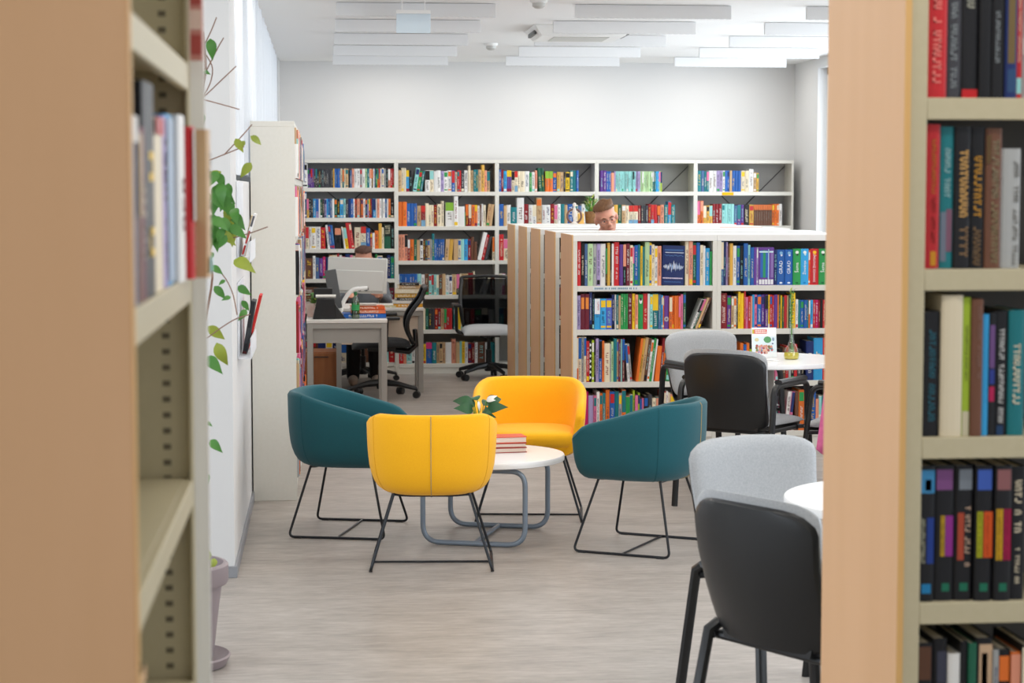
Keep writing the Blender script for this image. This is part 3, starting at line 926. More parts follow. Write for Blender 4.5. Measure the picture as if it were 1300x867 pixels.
# tall case along the left wall (front faces right) -----------------------
MT = T_((-.152, 10.632, 0)) @ RZ(PI / 2)
for k in range(4):
    Mk = MT @ T_((k * .905, 0, 0))
    t = bookcase(['tall cream bookcase end-on by the left wall, nearest bay with plain end panel', 'second bay of the tall cream bookcase along the left wall',
              'third bay of the tall cream bookcase along the left wall', 'farthest bay of the tall cream bookcase, beside the desk'][k], Mk, 0.904, .233,
             [1.72, 1.41, 1.10, .79, .48, .12], 2.02, M_STEEL, M_BACK, 'bays of the tall bookcase along the left wall')
    rg = random.Random(300 + k)
    for li, z in enumerate([1.72, 1.41, 1.10, .79, .48, .12]):
        sp = ' '.join(rg.choice('wcrbRSPykBvweAPto') + f'{rg.randint(3, 8)}:{rg.randint(30, 46)}' for _ in range(24))
        row(sp, Mk @ T_((.02, 0, z + .0005)), .86, .006, .27, .2, 400 + k * 10 + li, None, front=-.02)

# low double-sided rows ---------------------------------------------------
LL = [1.05, .771, .435, .11]
LY = [12.55 + .965 * k for k in range(5)]
rn = ['front', 'second', 'third', 'fourth', 'rearmost']
for k in range(5):
    for j in range(2):
        ends = ((-.007, -.0005, .004, .60),) if j == 0 else ()
        bookcase(f'low white double-sided bookcase, {["left", "right"][j]} bay of the {rn[k]} row', T_((1.572 + .928 * j + .0003, LY[k], 0)), .9274, .48 if k == 1 else .60, LL, 1.375, M_STEEL, M_BLACKBACK,
                 'low bookcase rows', double=True, topm=M_WHITEST, topt=.04, ends=ends, ut=.027)
SL = .00505
def lrow(j, lv, spec, seed, where, x0=None, width=None, fit=True, **kw):
    z = LL[lv]
    up = 1.335 if lv == 0 else LL[lv - 1] - .035
    X0 = 1.572 + .928 * j + .0285 if x0 is None else x0
    W = (1.572 + .928 * (j + 1) - .0285 - X0) if width is None else width
    row(spec, T_((X0, 12.55, z + .0005)), W, SL, up - z, .3, seed, where, 'books in the low front bookcase' if where else None, fit=fit, **kw)
lrow(0, 0, 'r5:57 k5:54 v4:53 a7:53 e5:53 L5:53 w7:53 k2:48 Y4:54 k2:50 w3:53 r7:55 p5:52 k4:53 M5:53 c4:51 g2:50 b5:51 T3:52 y3:50 T3:49 a6:55 y3:54 c4:52 w4:50 S5:50 B30:50>2#wave c5:57 S5:56 G5:54 b5:54 c4:51 w3:50 s6:47 g3:43', 50, "top shelf, low bookcase left bay")
lrow(0, 1, 'L5:43 M6:45#mo M6:45#mob B4:47 k3:45 s8:39#tf s8:39 W8:39 B4:44 w2:44 T3:44 t3:43 g4:45 g3:45 g3:45 M6:45 y4:45 S4:44 g7:44#peng r6:45 w3:45 A4:44 T8:45 v4:44 s2:43 o2:42 p7:42#disc o4:41 o3:42 o3:42 o3:42 o3:42 P3:44 G4:46 _6 w3:40>22 G3:41>22 t3:42>22 n3:42>22', 51, "second shelf, low bookcase left bay")
lrow(0, 2, 'o2:57 c4:57 e3:57 c3:57 r4:52 k3:53#zig l3:53 k2:50 L4:55 b4:53 o3:52 c7:49 e2:48 a3:51 T4:55 t2:54 M3:54 A2:54 M3:55 w3:48<5 e3:48<5 _4 o3:55>7 Y3:55>7 t4:56>7 n4:55>7 w3:53>7 g3:55>7 w2:54>7 o6:45>5 R3:55>5 o5:50>5 g9:54>5 T3:53>5 w3:50>5', 52, "third shelf, low bookcase left bay", width=.80, fit=False)
lrow(0, 3, 'm4:52 L5:47 P3:47 w3:52 o3:50 T3:50 o4:54 b5:52 T4:52 e3:50 o4:54 S4:46 c3:48 l2:53 k3:48 l2:50 b2:42 P2:43 k4:46 K4:48 c4:43 T6:44 r4:51 w2:52 c2:50 S5:48 w2:46 n3:44 c3:48', 53, "bottom shelf, low bookcase left bay", x0=1.65, width=.64)
lrow(1, 0, 'v3:57 B3:55 L2:55 n2:52 Y4:53 w4:50 b4:50 k4:50 b5:53 A3:51 b4:48 p3:48 L2:48 p18:48#stripes B4:45 b9:45#grada b9:45#gradb g9:46#suma s9:46#ziv o2:44 r10:46#dom g9:46#sumb', 54, "top shelf, low bookcase right bay", width=.69)
lrow(1, 1, 'R8:45#big p5:42 t3:41 c3:41 K2:44 y3:47 y4:45 r2:49 P3:40 r3:41 S2:41 s3:43 P3:43 b5:43 p4:43 p4:43 y2:43 r3:43 r2:42 p4:43 o2:43 G2:42 y2:42 G2:40 r4:42 t2:42 G3:43 y5:45 w3:37 T3:36 b4:36 b4:36 T2:36 o2:36 s3:36 r3:36 m4:36 R2:36 k3:36 r3:36', 55, "second shelf, low bookcase right bay", width=.685)
lrow(1, 2, 'o4:48 b4:46 o4:48 l3:40', 56, 'third shelf between grey chair and display book', x0=2.66, width=.075)
lrow(1, 2, 'P4:36 k5:40 n4:42 r4:44 e3:40 k4:44 r4:46 K5:40 k4:36', 57, 'third shelf above round white table', x0=2.89, width=.19)
lrow(1, 2, 'B9:50 s11:54 r7:54', 58, 'third shelf beside the wooden panel', x0=3.09, width=.15)
lrow(1, 3, 'o4:50 w4:48 M5:46 b6:44 c4:48 n4:46 e3:44 w3:40 K4:44 m3:42', 59, None, width=.42)
lrow(1, 3, 'w4:50>6 P3:50>6 n4:50 o6:52 K3:48 c3:44 b6:50 S3:40 w3:44 T4:44 y4:43 n4:42 w3:50<8 K4:44', 60, None, x0=2.95, width=.40)
for k in range(1, 5):
    rg = random.Random(900 + k)
    for li, z in enumerate(LL):
        sp = ' '.join(rg.choice('kRyPKwnbBSr') + f'{rg.randint(3, 7)}:{rg.randint(38, 48)}' for _ in range(9))
        row(sp, T_((1.602, LY[k], z + .0005)), .24, SL, (1.335 if li == 0 else LL[li - 1] - .035) - z, .3, 950 + k * 10 + li, None)
# strip of print on a shelf edge
b = MB()
b.box(1.70, 2.0, 12.5475, 12.5492, 1.022, 1.046, 0, hx('dfe4e6'))
rg = random.Random(3)
for i in range(34):
    x = 1.71 + i * .0083
    b.quad((x, 12.547, 1.028), (x + .006, 12.547, 1.028), (x + .006, 12.547, 1.04), (x, 12.547, 1.04), 0, hx('6f93a8' if rg.random() < .8 else 'dfe4e6'))
tag(b.build('shelf_label', M_PLATE), 'printed pale label strip on the edge below the top row of books', 'label')

# papers and objects on top of the low rows
b = MB(); b.box(3.02, 3.32, 14.92, 15.06, 1.3755, 1.379); tag(b.build('paper_sheet', M_PINKPAPER), 'salmon pink paper sheet lying on the low bookcase top', 'paper')
b = MB(); b.box(2.52, 2.74, 13.72, 13.93, 1.3755, 1.378, M=None); tag(b.build('paper_sheet', M_PAPER), 'white paper sheet lying on low bookcase top in front of the man', 'paper')

# ------------------------------------------------------------------ foreground bookcases
LV = [1.826, 1.503, 1.182, .862, .54, .22]
tr = bookcase('cream steel bookcase with wood end panel at right, in the foreground', T_((1.099, 3.68, 0)), 1.0, .57, LV, 2.15, M_FSTEEL, M_BLACKBACK, 'foreground bookcases', ut=.033, lip=.041, double=True,
              ends=((-.0125, -.0003, .004, .57),))
ORN = {}
def fgrow(lv, spec, seed, where):
    z = LV[lv]
    up = LV[lv - 1] - .041 if lv else 2.1
    row(spec, T_((1.1335, 3.68, z + .0006)), .9, .00146, up - z, .26, seed, where, 'books in the right foreground bookcase', fit=False, parts=True, front=.008)
fgrow(0, 'r27:180#fa K20:175#fb k23:185#fc k17:170#fd k17:180#fe B16:185#ff r8:190 e24:185#fh', 70, 'topmost visible shelf, right foreground bookcase')
fgrow(1, 'r21:187#ga T19:184#gb k22:184#gc k20:184#gd n22:182#ge e26:156#gf', 71, 'second visible shelf, right foreground bookcase')
fgrow(2, '_1 k24:164#ha c29:185#hb l11:182#hc n16:180#hd s9:160#he k9:162#hf k18:164#hg T22:165', 72, 'third visible shelf, right foreground bookcase')
fgrow(3, 'k21:180#ia _1 k26:180#ib _1 k25:180#ic _1 k24:180#id _2 k23:180#ie k20:178', 73, 'paperback shelf of right foreground bookcase')
fgrow(4, 'k21:165#ja _1 k20:170#jb w17:150#jc k10:166 G11:164 k23:170#jf e8:154 k17:154 o14:150 k14:160', 74, 'lowest visible shelf, right foreground bookcase')

# left foreground case: front faces right
tl = bookcase('cream steel bookcase with wood end panel at left, nearest the camera', T_((-.207, 2.158, 0)) @ RZ(PI / 2), 1.012, .60, [1.846, 1.52, 1.20, .88, .55, .22], 2.15, M_FSTEEL, M_FSTEEL, 'foreground bookcases',
              ut=.02, lip=.041, double=True, ends=((-.024, -.0005, .004, .60),), slots=True)
b = MB(); b.box(1.0135, 1.03, -.022, .62, 0, 2.15); b.build('white_end_panel', M_WHITEST, tl)
b = MB(); b.box(.965, .992, .0, .004, 0, 2.1); b.build('front_post', M_FSTEEL, tl)
ML = T_((-.207, 2.158, 0)) @ RZ(PI / 2)
row('B12:320#lb t6:300 k20:330', ML @ T_((.022, 0, 1.5206)), .25, .0067, .28, .25, 80, 'upper shelf of the near left bookcase', 'books in the left foreground bookcase', parts=True, front=.004) if False else None
def lbook(y0, w, h, z, c, lab, front=.005, d=.17, sp=None, seed=0):
    rng = random.Random(seed)
    mb = MB(); book_cover(mb, w, h, d, C[c] if c in C else hx(c), rng, None, special=sp)
    o = mb.build('book', M_BOOK, M=T_((-.207, 2.158, 0)) @ RZ(PI / 2) @ T_((y0 - 2.158, front, z + .0006)), smooth=35, fix=False)
    pb = MB(); book_pages(pb, w, h, d); pb.build('page_block', M_BOOK, parent=o, smooth=0)
    tag(o, lab, 'book', 'books in the left foreground bookcase')
def band(z0, z1, col):
    def f(mb, w, h, M, y, rng):
        mb.quad((0, y, h * z0), (w, y, h * z0), (w, y, h * z1), (0, y, h * z1), 0, hx(col), M)
    return f
Z1 = 1.52
lbook(2.200, .125, .215, Z1, 'v', 'slate blue book with pale cap, nearest the wood panel at left', sp=band(.86, 1, 'd8d4d0'), seed=1)
lbook(2.327, .052, .20, Z1, 'n', 'brown book with tan upper spine on the left foreground shelf', sp=band(.5, .98, 'a88c64'), seed=2)
lbook(2.381, .042, .205, Z1, 'M', 'maroon brown book beside the tall black one at left foreground', seed=3)
lbook(2.425, .150, .262, Z1, 'k', 'tall black book on the left foreground shelf', seed=4)
lbook(2.578, .120, .225, Z1, 'c', 'cream book with red top on the left foreground shelf', sp=band(.9, 1, 'b8282c'), seed=5)
lbook(2.70, .06, .23, Z1, 'L', 'pale lilac book beside the cream one on the left foreground shelf', seed=6)
lbook(2.762, .10, .235, Z1, 's', 'pale blue book between lilac and white spines, left foreground shelf', sp=band(.02, .98, 'a8bcd4'), seed=7)
lbook(2.864, .105, .238, Z1, 'w', 'white book beside the protruding red one, left foreground shelf', seed=8, front=-.006)
lbook(2.972, .045, .225, Z1, 'r', 'red book sticking a little out of the left foreground shelf', front=-.016, d=.2, seed=9)
lbook(3.02, .07, .222, Z1, 't', 'tan book sticking far out at the end of left foreground shelf', front=-.036, d=.2, seed=10)
b = MB(); b.box(.96, .985, -.022, -.004, 1.852, 2.09, 0, hx('c4837a'))
for k in range(6):
    b.box(.9595, .96, -.0215, -.0045, 1.86 + k * .038, 1.89 + k * .038, 0, hx('e0c4b8' if k % 2 else 'a84a44'))
tag(b.build('booklet', M_PLATE, M=T_((-.207, 2.158, 0)) @ RZ(PI / 2), smooth=0), 'slim red patterned booklet standing against the front post of the near left bookcase', 'booklet')
lbook(2.25, .16, .20, .88, 'k', 'black book with tan top on the lowest visible left foreground shelf', front=.012, seed=11, sp=band(.9, 1, 'c8a070'))

STUFF.build('shelved_books', M_BOOK, smooth=35, fix=False)
so = bpy.data.objects['shelved_books']
tag(so, 'distant rows of books filling the back wall and tall left shelves', 'books', kind='stuff')

# ------------------------------------------------------------------ tub chairs
def sgn_pow(v, p): return math.copysign(abs(v) ** p, v)
def tub_plan():
    A, B, Fr = .285, .285, .235
    pts = []
    for i in range(6):
        x = Fr * (1 - i / 6)
        pts.append((x, B * (1 - .04 * (x / Fr) ** 2)))
    for i in range(29):
        a = PI / 2 * (1 - i / 14)
        pts.append((-A * abs(math.cos(a)) ** .8, B * sgn_pow(math.sin(a), .8)))
    for i in range(1, 7):
        x = Fr * i / 6
        pts.append((x, -B * (1 - .04 * (x / Fr) ** 2)))
    return pts
PLAN = tub_plan()
def tub_chair(name, label, loc, rz, fab, seamm, zipped):
    t = thing(name, label, 'chair', loc, rz, 'tub chairs around the coffee table')
    n = len(PLAN)
    th = .042
    def ztop(x): return .692 - .118 * max(0, min(1, (x + .20) / .435)) ** 1.05
    cols = []
    for (x, y) in PLAN:
        zt = ztop(x)
        col = []
        def sc(q, inset):
            xs = x * (q if x < 0 else 1 - .62 * (1 - q))
            ys = y * q
            L = math.hypot(x, y) or 1
            if x < 0:
                nx, ny = x / L, y / L
            else:
                nx, ny = 0, math.copysign(1, y)
            return xs - nx * inset, ys - ny * inset
        if x > .15: zt -= .032 * ((x - .15) / .085) ** 2.5
        for (q, z) in ((.58, .330), (.69, .333), (.775, .343), (.85, .360), (.905, .385), (.945, .416), (.972, .45), (.988, .49), (.998, .525), (1.004, .555)):
            X, Y = sc(q, 0); col.append((X, Y, min(z, zt - .02)))
        X, Y = sc(1.012, 0); col.append((X, Y, zt - .018))
        X, Y = sc(1.012, th * .2); col.append((X, Y, zt - .005))
        X, Y = sc(1.012, th * .5); col.append((X, Y, zt))
        X, Y = sc(1.01, th * .8); col.append((X, Y, zt - .005))
        X, Y = sc(1.0, th); col.append((X, Y, zt - .018))
        for (q, fz) in ((.985, .66), (.96, .4), (.93, .2), (.88, .1)):
            X, Y = sc(q, th); col.append((X, Y, .40 + (zt - .40) * fz))
        cols.append(col)
    m = len(cols[0])
    # rounded tips
    def tip(col, dx):
        o = []
        for k, p in enumerate(col):
            sg = math.copysign(1, p[1])
            off = -th * .42 if k <= 11 else (0 if k == 12 else th * .42)
            if k in (11, 13): off *= .4
            o.append((p[0] + dx * (1 if k < 9 or k > 15 else .35), p[1] + sg * off, p[2] - (.006 if 10 <= k <= 14 else 0)))
        return o
    cols = [tip(cols[0], .012)] + cols + [tip(cols[-1], .012)]
    b = MB()
    b.grid(cols)
    N = len(cols)
    b.face([i * m for i in range(N)])
    b.face([i * m + m - 1 for i in reversed(range(N))])
    b.face([k for k in range(m)]); b.face([(N - 1) * m + k for k in reversed(range(m))])
    def pan(s_, z):
        r = [(x * (s_ if x < 0 else 1 - .62 * (1 - s_)), y * s_, z) for (x, y) in PLAN]
        for k in range(1, 8):
            a = -1 + 2 * k / 8
            r.append((PLAN[0][0] * (1 - .62 * (1 - s_)) + .02 * (1 - a * a), PLAN[-1][1] * -a * s_ * -1, z))
        return r
    pr = [pan(.56, .3285), pan(.74, .345), pan(.82, .364), pan(.85, .385)]
    pn = len(pr[0])
    o_ = len(b.v)
    b.grid(pr, wrap=True)
    b.face([o_ + k for k in reversed(range(pn))]); b.face([o_ + 3 * pn + k for k in range(pn)])
    sh = b.build('shell', fab, t, smooth=60)
    # cushion
    b = MB()
    def ring(s, z, push=0):
        r = []
        for (x, y) in PLAN:
            L = math.hypot(x, y)
            if x < 0: xx, yy = x * (1 - .055 / .285), y * (1 - .055 / .285)
            else: xx, yy = x, y * (1 - .055 / .285)
            r.append((xx * s + .004, yy * s, z))
        for k in range(1, 8):
            a = -1 + 2 * k / 8
            r.append((.235 * s + .004 + .03 * (1 - a * a) * s, (.285 * .8 * .96) * a * s, z))
        return r
    rr = [ring(.78, .372), ring(.90, .378), ring(.95, .40), ring(.98, .42), ring(.985, .44), ring(.93, .452), ring(.7, .458), ring(.3, .46)]
    nn = len(rr[0])
    b.grid(rr, wrap=True)
    b.face(list(reversed(range(nn)))); b.face([(len(rr) - 1) * nn + k for k in range(nn)])
    b.build('seat_cushion', fab, t, smooth=60)
    # seams
    for s in (1, -1):
        j = 11 if s == 1 else len(PLAN) - 12
        b = MB()
        b.tube([Vector(cols[j + 1][k]) for k in range(0, 12)], .0015, 5)
        b.build('seam', seamm, sh)
    if zipped:
        j = len(PLAN) // 2
        pts = [Vector(cols[j + 1][k]) for k in range(0, 12)]
        b = MB(); b.tube(pts, .0034, 6, flat=.6)
        b.build('zip', M_ZIP, sh)
    # wire frame
    for s in (1, -1):
        P = fillet([(.15, .165 * s, .335), (.235, .265 * s, .0065), (-.235, .265 * s, .0065), (-.15, .165 * s, .335)], .03)
        b = MB(); b.tube(P, .0062, 8); b.build('leg_loop', M_WIRE, t)
        for x in (.19, -.19):
            b = MB(); b.box(x - .018, x + .018, .265 * s - .007, .265 * s + .007, 0, .008); b.build('glide', M_BLACK, t)
    b = MB()
    b.tube([(0, .262, .0065), (0, -.262, .0065)], .005, 8); b.build('floor_bar', M_WIRE, t)
    b = MB()
    for x in (.15, -.15):
        b.tube(fillet([(x, .167, .332), (x * .9, .10, .324), (x * .9, -.10, .324), (x, -.167, .332)], .04), .006, 6)
    b.tube([(.137, 0, .322), (-.137, 0, .322)], .006, 6)
    b.build('seat_frame', M_WIRE, t)
    return t
tub_chair('tub_chair', 'yellow tub chair nearest the camera seen from behind with a zip down its back', (.470, 8.765, 0), R(86), M_YELLOW, M_SEAMY, True)
tub_chair('tub_chair', 'yellow tub chair facing the camera behind the coffee table', (1.035, 10.02, 0), R(-97), M_YELLOW, M_SEAMY, False)
tub_chair('tub_chair', 'dark teal tub chair in front of the tall bookcase, facing right', (.115, 9.67, 0), R(-14.5), M_TEAL, M_SEAMT, False)
tub_chair('tub_chair', 'dark teal tub chair right of the coffee table, turned away', (1.465, 9.09, 0), R(150), M_TEAL, M_SEAMT, True)

# coffee table ---------------------------------------------------------------
t = thing('coffee_table', 'low round white coffee table on grey tube loops', 'table', (.765, 9.41, 0), R(-18))
b = MB(); b.lathe([(.36, .372), (.371, .376), (.3725, .385), (.3725, .398), (.369, .403), (.355, .404)], 64); b.build('tabletop', M_TOP, t)
for s in (1, -1):
    P = fillet([(-.1, .26 * s, .358), (-.245, .26 * s, .358), (-.245, .26 * s, .0135), (.245, .26 * s, .0135), (.245, .26 * s, .358), (.1, .26 * s, .358)], .085, 8)
    b = MB(); b.tube(P, .0125, 10); b.tube([(-.1, .26 * s, .358), (.1, .26 * s, .358)], .0125, 10); b.build('leg_loop', M_TUBE, t)
b = MB(); b.tube([(0, .26, .0135), (0, -.26, .0135)], .011, 8); b.build('floor_bar', M_TUBE, t)
b = MB(); b.tube([(0, .26, .358), (0, -.26, .358)], .011, 8); b.build('top_bar', M_TUBE, t)
# three red books
for k, (hh, dz, a, lab) in enumerate(((.024, 0, 8, 'red hardback at the bottom of the pile on the coffee table'), (.021, .0245, 4, 'red hardback in the middle of the pile on the coffee table'),
                                      (.030, .046, 7, 'orange-red hardback on top of the pile on the coffee table'))):
    w_, d_ = .17, .125
    Mb = T_((.868, 9.47, .4045 + dz)) @ RZ(R(a))
    b = MB()
    cov = hx('a83428') if k < 2 else hx('d84a2c')
    b.box(-w_ / 2, w_ / 2, -d_ / 2, d_ / 2, 0, .003, 0, cov); b.box(-w_ / 2, w_ / 2, -d_ / 2, d_ / 2, hh - .003, hh, 0, cov); b.box(-w_ / 2, -w_ / 2 + .004, -d_ / 2, d_ / 2, 0, hh, 0, cov)
    o = b.build('book', M_BOOK, M=Mb, bevel=.0008)
    tag(o, lab, 'book', 'books piled on the coffee table')
    b = MB(); b.box(-w_ / 2 + .004, w_ / 2 - .004, -d_ / 2 + .004, d_ / 2 - .004, .003, hh - .003, 0, hx('e6d6c8')); b.build('page_block', M_BOOK, o)

def leaf(mb, p, d, up, L, W, mi=0, droop=.25, fold=.15, n=7):
    """a pointed blade starting at p along d"""
    p, d = Vector(p), Vector(d).normalized()
    s = d.cross(Vector(up)).normalized()
    u = s.cross(d).normalized()
    lft, mid, rgt = [], [], []
    for i in range(n + 1):
        q = i / n
        w = W * .5 * math.sin(PI * q ** .75) * (1 - .25 * q)
        c = p + d * (L * q) + u * (L * (.12 * math.sin(PI * q) - droop * q * q))
        mid.append(c); lft.append(c + s * w + u * w * fold); rgt.append(c - s * w + u * w * fold)
    mb.grid([lft, mid, rgt], mi)
t = thing('potted_peace_lily', 'small potted plant with broad dark leaves and a white flower, coffee table', 'plant', (.752, 9.64, .4045))
b = MB(); b.lathe([(.045, 0), (.048, .003), (.062, .085), (.064, .10), (.058, .10), (.055, .09)], 24); b.build('pot', M_POTRED, t)
b = MB(); b.lathe([(.054, .08), (.0, .088)], 16); b.build('soil', M_SOIL, t)
rg = random.Random(5)
b = MB(); bs = MB()
LF = [(165, .06, .115, .05), (15, .065, .10, .046), (-28, .035, .12, .048), (205, .03, .11, .046), (95, .075, .085, .04), (-85, .02, .10, .045), (60, .05, .09, .04), (130, .045, .1, .042), (-55, .0, .11, .045)]
for (a, up_, L, W) in LF:
    a = R(a + rg.uniform(-12, 12))
    h0 = .15 + up_
    p = Vector((math.cos(a) * .035, math.sin(a) * .035, h0))
    bs.tube([(math.cos(a) * .01, math.sin(a) * .01, .085), (math.cos(a) * .022, math.sin(a) * .022, h0 * .7), p], .0022, 5)
    leaf(b, p, (math.cos(a), math.sin(a) - .2, .30), (rg.uniform(-.3, .3), -1, .55), L * .85, W * 1.4, 0, .35, .06, 10)
leaf(b, (0, -.01, .17), (-.3, -.2, 1), (1, 0, 0), .07, .03, 0, .1)
b.build('foliage', [M_LEAFD, M_LEAF], t, smooth=60)
for (dx, dy, tilt) in ((.03, -.015, .5), (-.01, -.03, -.1)):
    bs.tube([(0, 0, .085), (dx * .6, dy, .17), (dx, dy, .228)], .002, 5)
bs.build('stems', M_STEMG, t)
b = MB()
leaf(b, (.03, -.015, .225), (.8, -.1, .5), (0, -1, .6), .06, .03, 0, .2); leaf(b, (.03, -.015, .225), (.9, .2, .15), (0, -1, .6), .05, .022, 0, .2)
b.build('flower', M_PAPER, t, smooth=60)
b = MB(); leaf(b, (-.01, -.03, .23), (.1, -.1, -1), (0, -1, 0), .055, .016, 0, .1)
b.build('flower', M_PAPER, t, smooth=60)

# ------------------------------------------------------------------ conference chairs
def conf_chair(label, loc, rz, arms=True):
    t = thing('armchair' if arms else 'side_chair', label, 'chair', loc, rz, 'grey upholstered chairs with black frames')
    def back(u, v, off, hw=.243, z0=.47, z1=.84):
        # u -1..1 across, v 0..1 up
        e = .93 + .07 * v
        if v > .90: e -= .075 * ((v - .90) / .10) ** 2.4
        if v < .08: e -= .06 * ((.08 - v) / .08) ** 2
        zz = z0 + (z1 - z0) * v
        zz -= .022 * abs(u) ** 8 * (1 if v > .5 else -.6) * abs(v - .5) * 2 + .010 * u * u * (1 if v > .5 else 0)
        return (-.215 - .085 * v - .02 * math.sin(PI * v) + .05 * u * u + off, u * hw * e, zz)
    nu, nv = 15, 11
    us = [math.sin(PI / 2 * (-1 + 2 * i / (nu - 1))) for i in range(nu)]
    vs = [.5 - .5 * math.cos(PI * j / (nv - 1)) for j in range(nv)]
    def puff(u, v): return .03 * (max(0, (1 - abs(u) ** 10) * (1 - abs(2 * v - 1) ** 8))) ** .5
    A = [[back(u, v, .006 + puff(u, v)) for u in us] for v in vs]
    B = [[back(u, v, .002) for u in us] for v in vs]
    b = MB(); b.solid(A, B); b.build('back_cushion', M_GREYFAB, t, smooth=60)
    A = [[back(u, v, .001, .238, .425, .818) for u in us] for v in vs]
    B = [[back(u, v, -.012 - .006 * (1 - u ** 8), .234, .42, .812) for u in us] for v in vs]
    b = MB(); b.solid(A, B); sh = b.build('back_shell', M_BLACK, t, smooth=60)
    # shell continues under the seat
    def seat(u, w, z): return (-.205 + .425 * w, u * (.225 - .045 * (1 - w)), z - .018 * (1 - u * u) * 0 + .012 * (w - .5) ** 2)
    vs2 = [j / 8 for j in range(9)]
    A = [[seat(u * .97, w, .432) for u in us] for w in vs2]
    B = [[seat(u * .93, w, .408 - .01 * math.sin(PI * w)) for u in us] for w in vs2]
    b = MB(); b.solid(A, B); b.build('seat_pan', M_BLACK, t, smooth=50)
    vs3 = [.5 - .5 * math.cos(PI * j / 8) for j in range(9)]
    A = [[(lambda p: (p[0] + .018, p[1], p[2] + .034 * max(0, (1 - abs(u) ** 6) * (1 - abs(2 * w - 1) ** 6)) ** .5))(seat(u * 1.03, w, .437)) for u in us] for w in vs3]
    B = [[(lambda p: (p[0] + .018, p[1], p[2]))(seat(u * 1.03, w, .433)) for u in us] for w in vs3]
    b = MB(); b.solid(A, B); b.build('seat_cushion', M_GREYFAB, t, smooth=60)
    for s in (1, -1):
        if arms:
            # one bent tube per side: rear leg, armrest, front leg
            P = fillet([(-.285, .268 * s, 0), (-.215, .268 * s, .652), (.185, .268 * s, .652), (.262, .268 * s, 0)], .055, 6)
            b = MB(); b.tube(P, .0145, 8, flat=1.25); fr = b.build('side_frame', M_BLACK, t)
            b = MB(); b.tube([(.15, .268 * s, .671), (-.17, .268 * s, .671)], .015, 8, flat=1.5); b.build('armrest', M_BLACK, fr)
            b = MB(); b.tube([(-.17, .205 * s, .41), (-.232, .268 * s, .42)], .011, 8); b.tube([(.15, .23 * s, .41), (.21, .268 * s, .41)], .011, 8); b.build('bracket', M_BLACK, t)
        else:
            P = [(.255, .25 * s, 0), (.205, .235 * s, .41), (.18, .225 * s, .43)]
            b = MB(); b.tube(P, .0155, 8, flat=1.25); b.build('front_leg', M_BLACK, t)
            P = [(-.29, .245 * s, 0), (-.20, .235 * s, .42), (-.17, .225 * s, .44)]
            b = MB(); b.tube(P, .0155, 8, flat=1.25); b.build('rear_leg', M_BLACK, t)
        b = MB(); b.tube([(-.20, .22 * s, .408), (.206, .225 * s, .408)], .011, 8); b.build('side_rail', M_BLACK, t)
    b = MB(); b.tube([(-.18, -.23, .405), (-.18, .23, .405)], .011, 8); b.tube([(.15, -.235, .405), (.15, .235, .405)], .011, 8); b.build('cross_rail', M_BLACK, t)
    return t
conf_chair('black-backed chair nearest the camera, in front of the wooden panel at lower right', (1.365, 5.36, 0), R(31), False)
conf_chair('light grey chair facing the camera behind the nearest black-backed chair', (1.487, 6.22, 0), R(-72), False)
conf_chair('black-backed armchair turned toward the far round table with the display book', (2.212, 10.315, 0), R(52))
conf_chair('light grey armchair left of the far round table, behind a black chair back', (2.27, 11.21, 0), R(-70))
conf_chair('armchair right of the far round table, partly hidden by the wooden panel', (2.79, 10.15, 0), R(150))

def round_table(label, loc, r):
    t = thing('round_table', label, 'table', loc, 0, 'white round reading tables')
    b = MB(); b.lathe([(r - .012, .712), (r, .716), (r, .736), (r - .003, .74), (r - .012, .74)], 72); b.build('tabletop', M_TOP, t)
    b = MB(); b.lathe([(.05, .012), (.05, .70), (.12, .702), (.12, .712)], 28); b.build('column', M_GREYMETAL, t)
    b = MB(); b.lathe([(.2, 0), (.2, .006), (.19, .012), (.0, .014)], 40); b.build('base_plate', M_GREYMETAL, t)
round_table('round white table in front of the low bookcase with a display book on it', (2.395, 10.67, 0), .43)
round_table('round white table, only its left edge shows beside the wooden panel', (1.79, 5.74, 0), .43)

# display book, paper, vase on the far round table
t = thing('display_book', 'white picture book standing on the far round table with a red title bar', 'book', M=T_((2.405, 10.72, .7408)) @ RX(R(-10)))
b = MB(); b.box(-.068, .068, 0, .012, 0, .165, 0, hx('f4f6f8'))
y = -.0004
def pq(x0, x1, z0, z1, c, yy=y): b.quad((x0, yy, z0), (x1, yy, z0), (x1, yy, z1), (x0, yy, z1), 0, hx(c))
pq(-.066, .066, .03, .115, 'dcebf2')
pq(-.056, .015, .131, .155, 'd8402e', y * 2)
pq(-.066, -.056, .131, .155, 'c8b84a', y * 2)
rg = random.Random(8)
for (z0, z1) in ((.134, .142), (.144, .152)):
    x = -.051
    while x < .008:
        w = rg.uniform(.004, .007); pq(x, x + w, z0, z1, 'f6e2dc', y * 3); x += w + .0018
b.ball((.018, y * 2, .098), (.021, .0008, .018), 14, 8, 0, hx('5d9a68')); b.add([(-.006, y * 3, .098), (.006, y * 3, .108), (.008, y * 3, .09)], [(0, 1, 2)], 0, hx('4d8a5a'))
b.ball((-.042, y * 2, .098), (.012, .0008, .01), 10, 6, 0, hx('d8cda0')); b.ball((.05, y * 2, .1), (.006, .0008, .01), 10, 6, 0, hx('8aa0b8')); b.ball((.046, y * 2, .076), (.005, .0008, .004), 8, 6, 0, hx('5a5a90'))
for i in range(26):
    c = rg.choice(['e8b49c', 'd89a88', 'c86a6a', '8a6a4a', 'b89ac0', '7a8a5a', 'a85a5a', 'd8b0a0', '6a8a9a'])
    b.ball((-.042 + .086 * (i % 7) / 6.5 + rg.uniform(-.004, .004), y * (3 + i % 4), .062 - .011 * (i // 7) + rg.uniform(-.003, .003)), (.0075, .0006, .0075), 10, 6, 0, hx(c))
b.build('cover', M_PLATE, t, smooth=0)
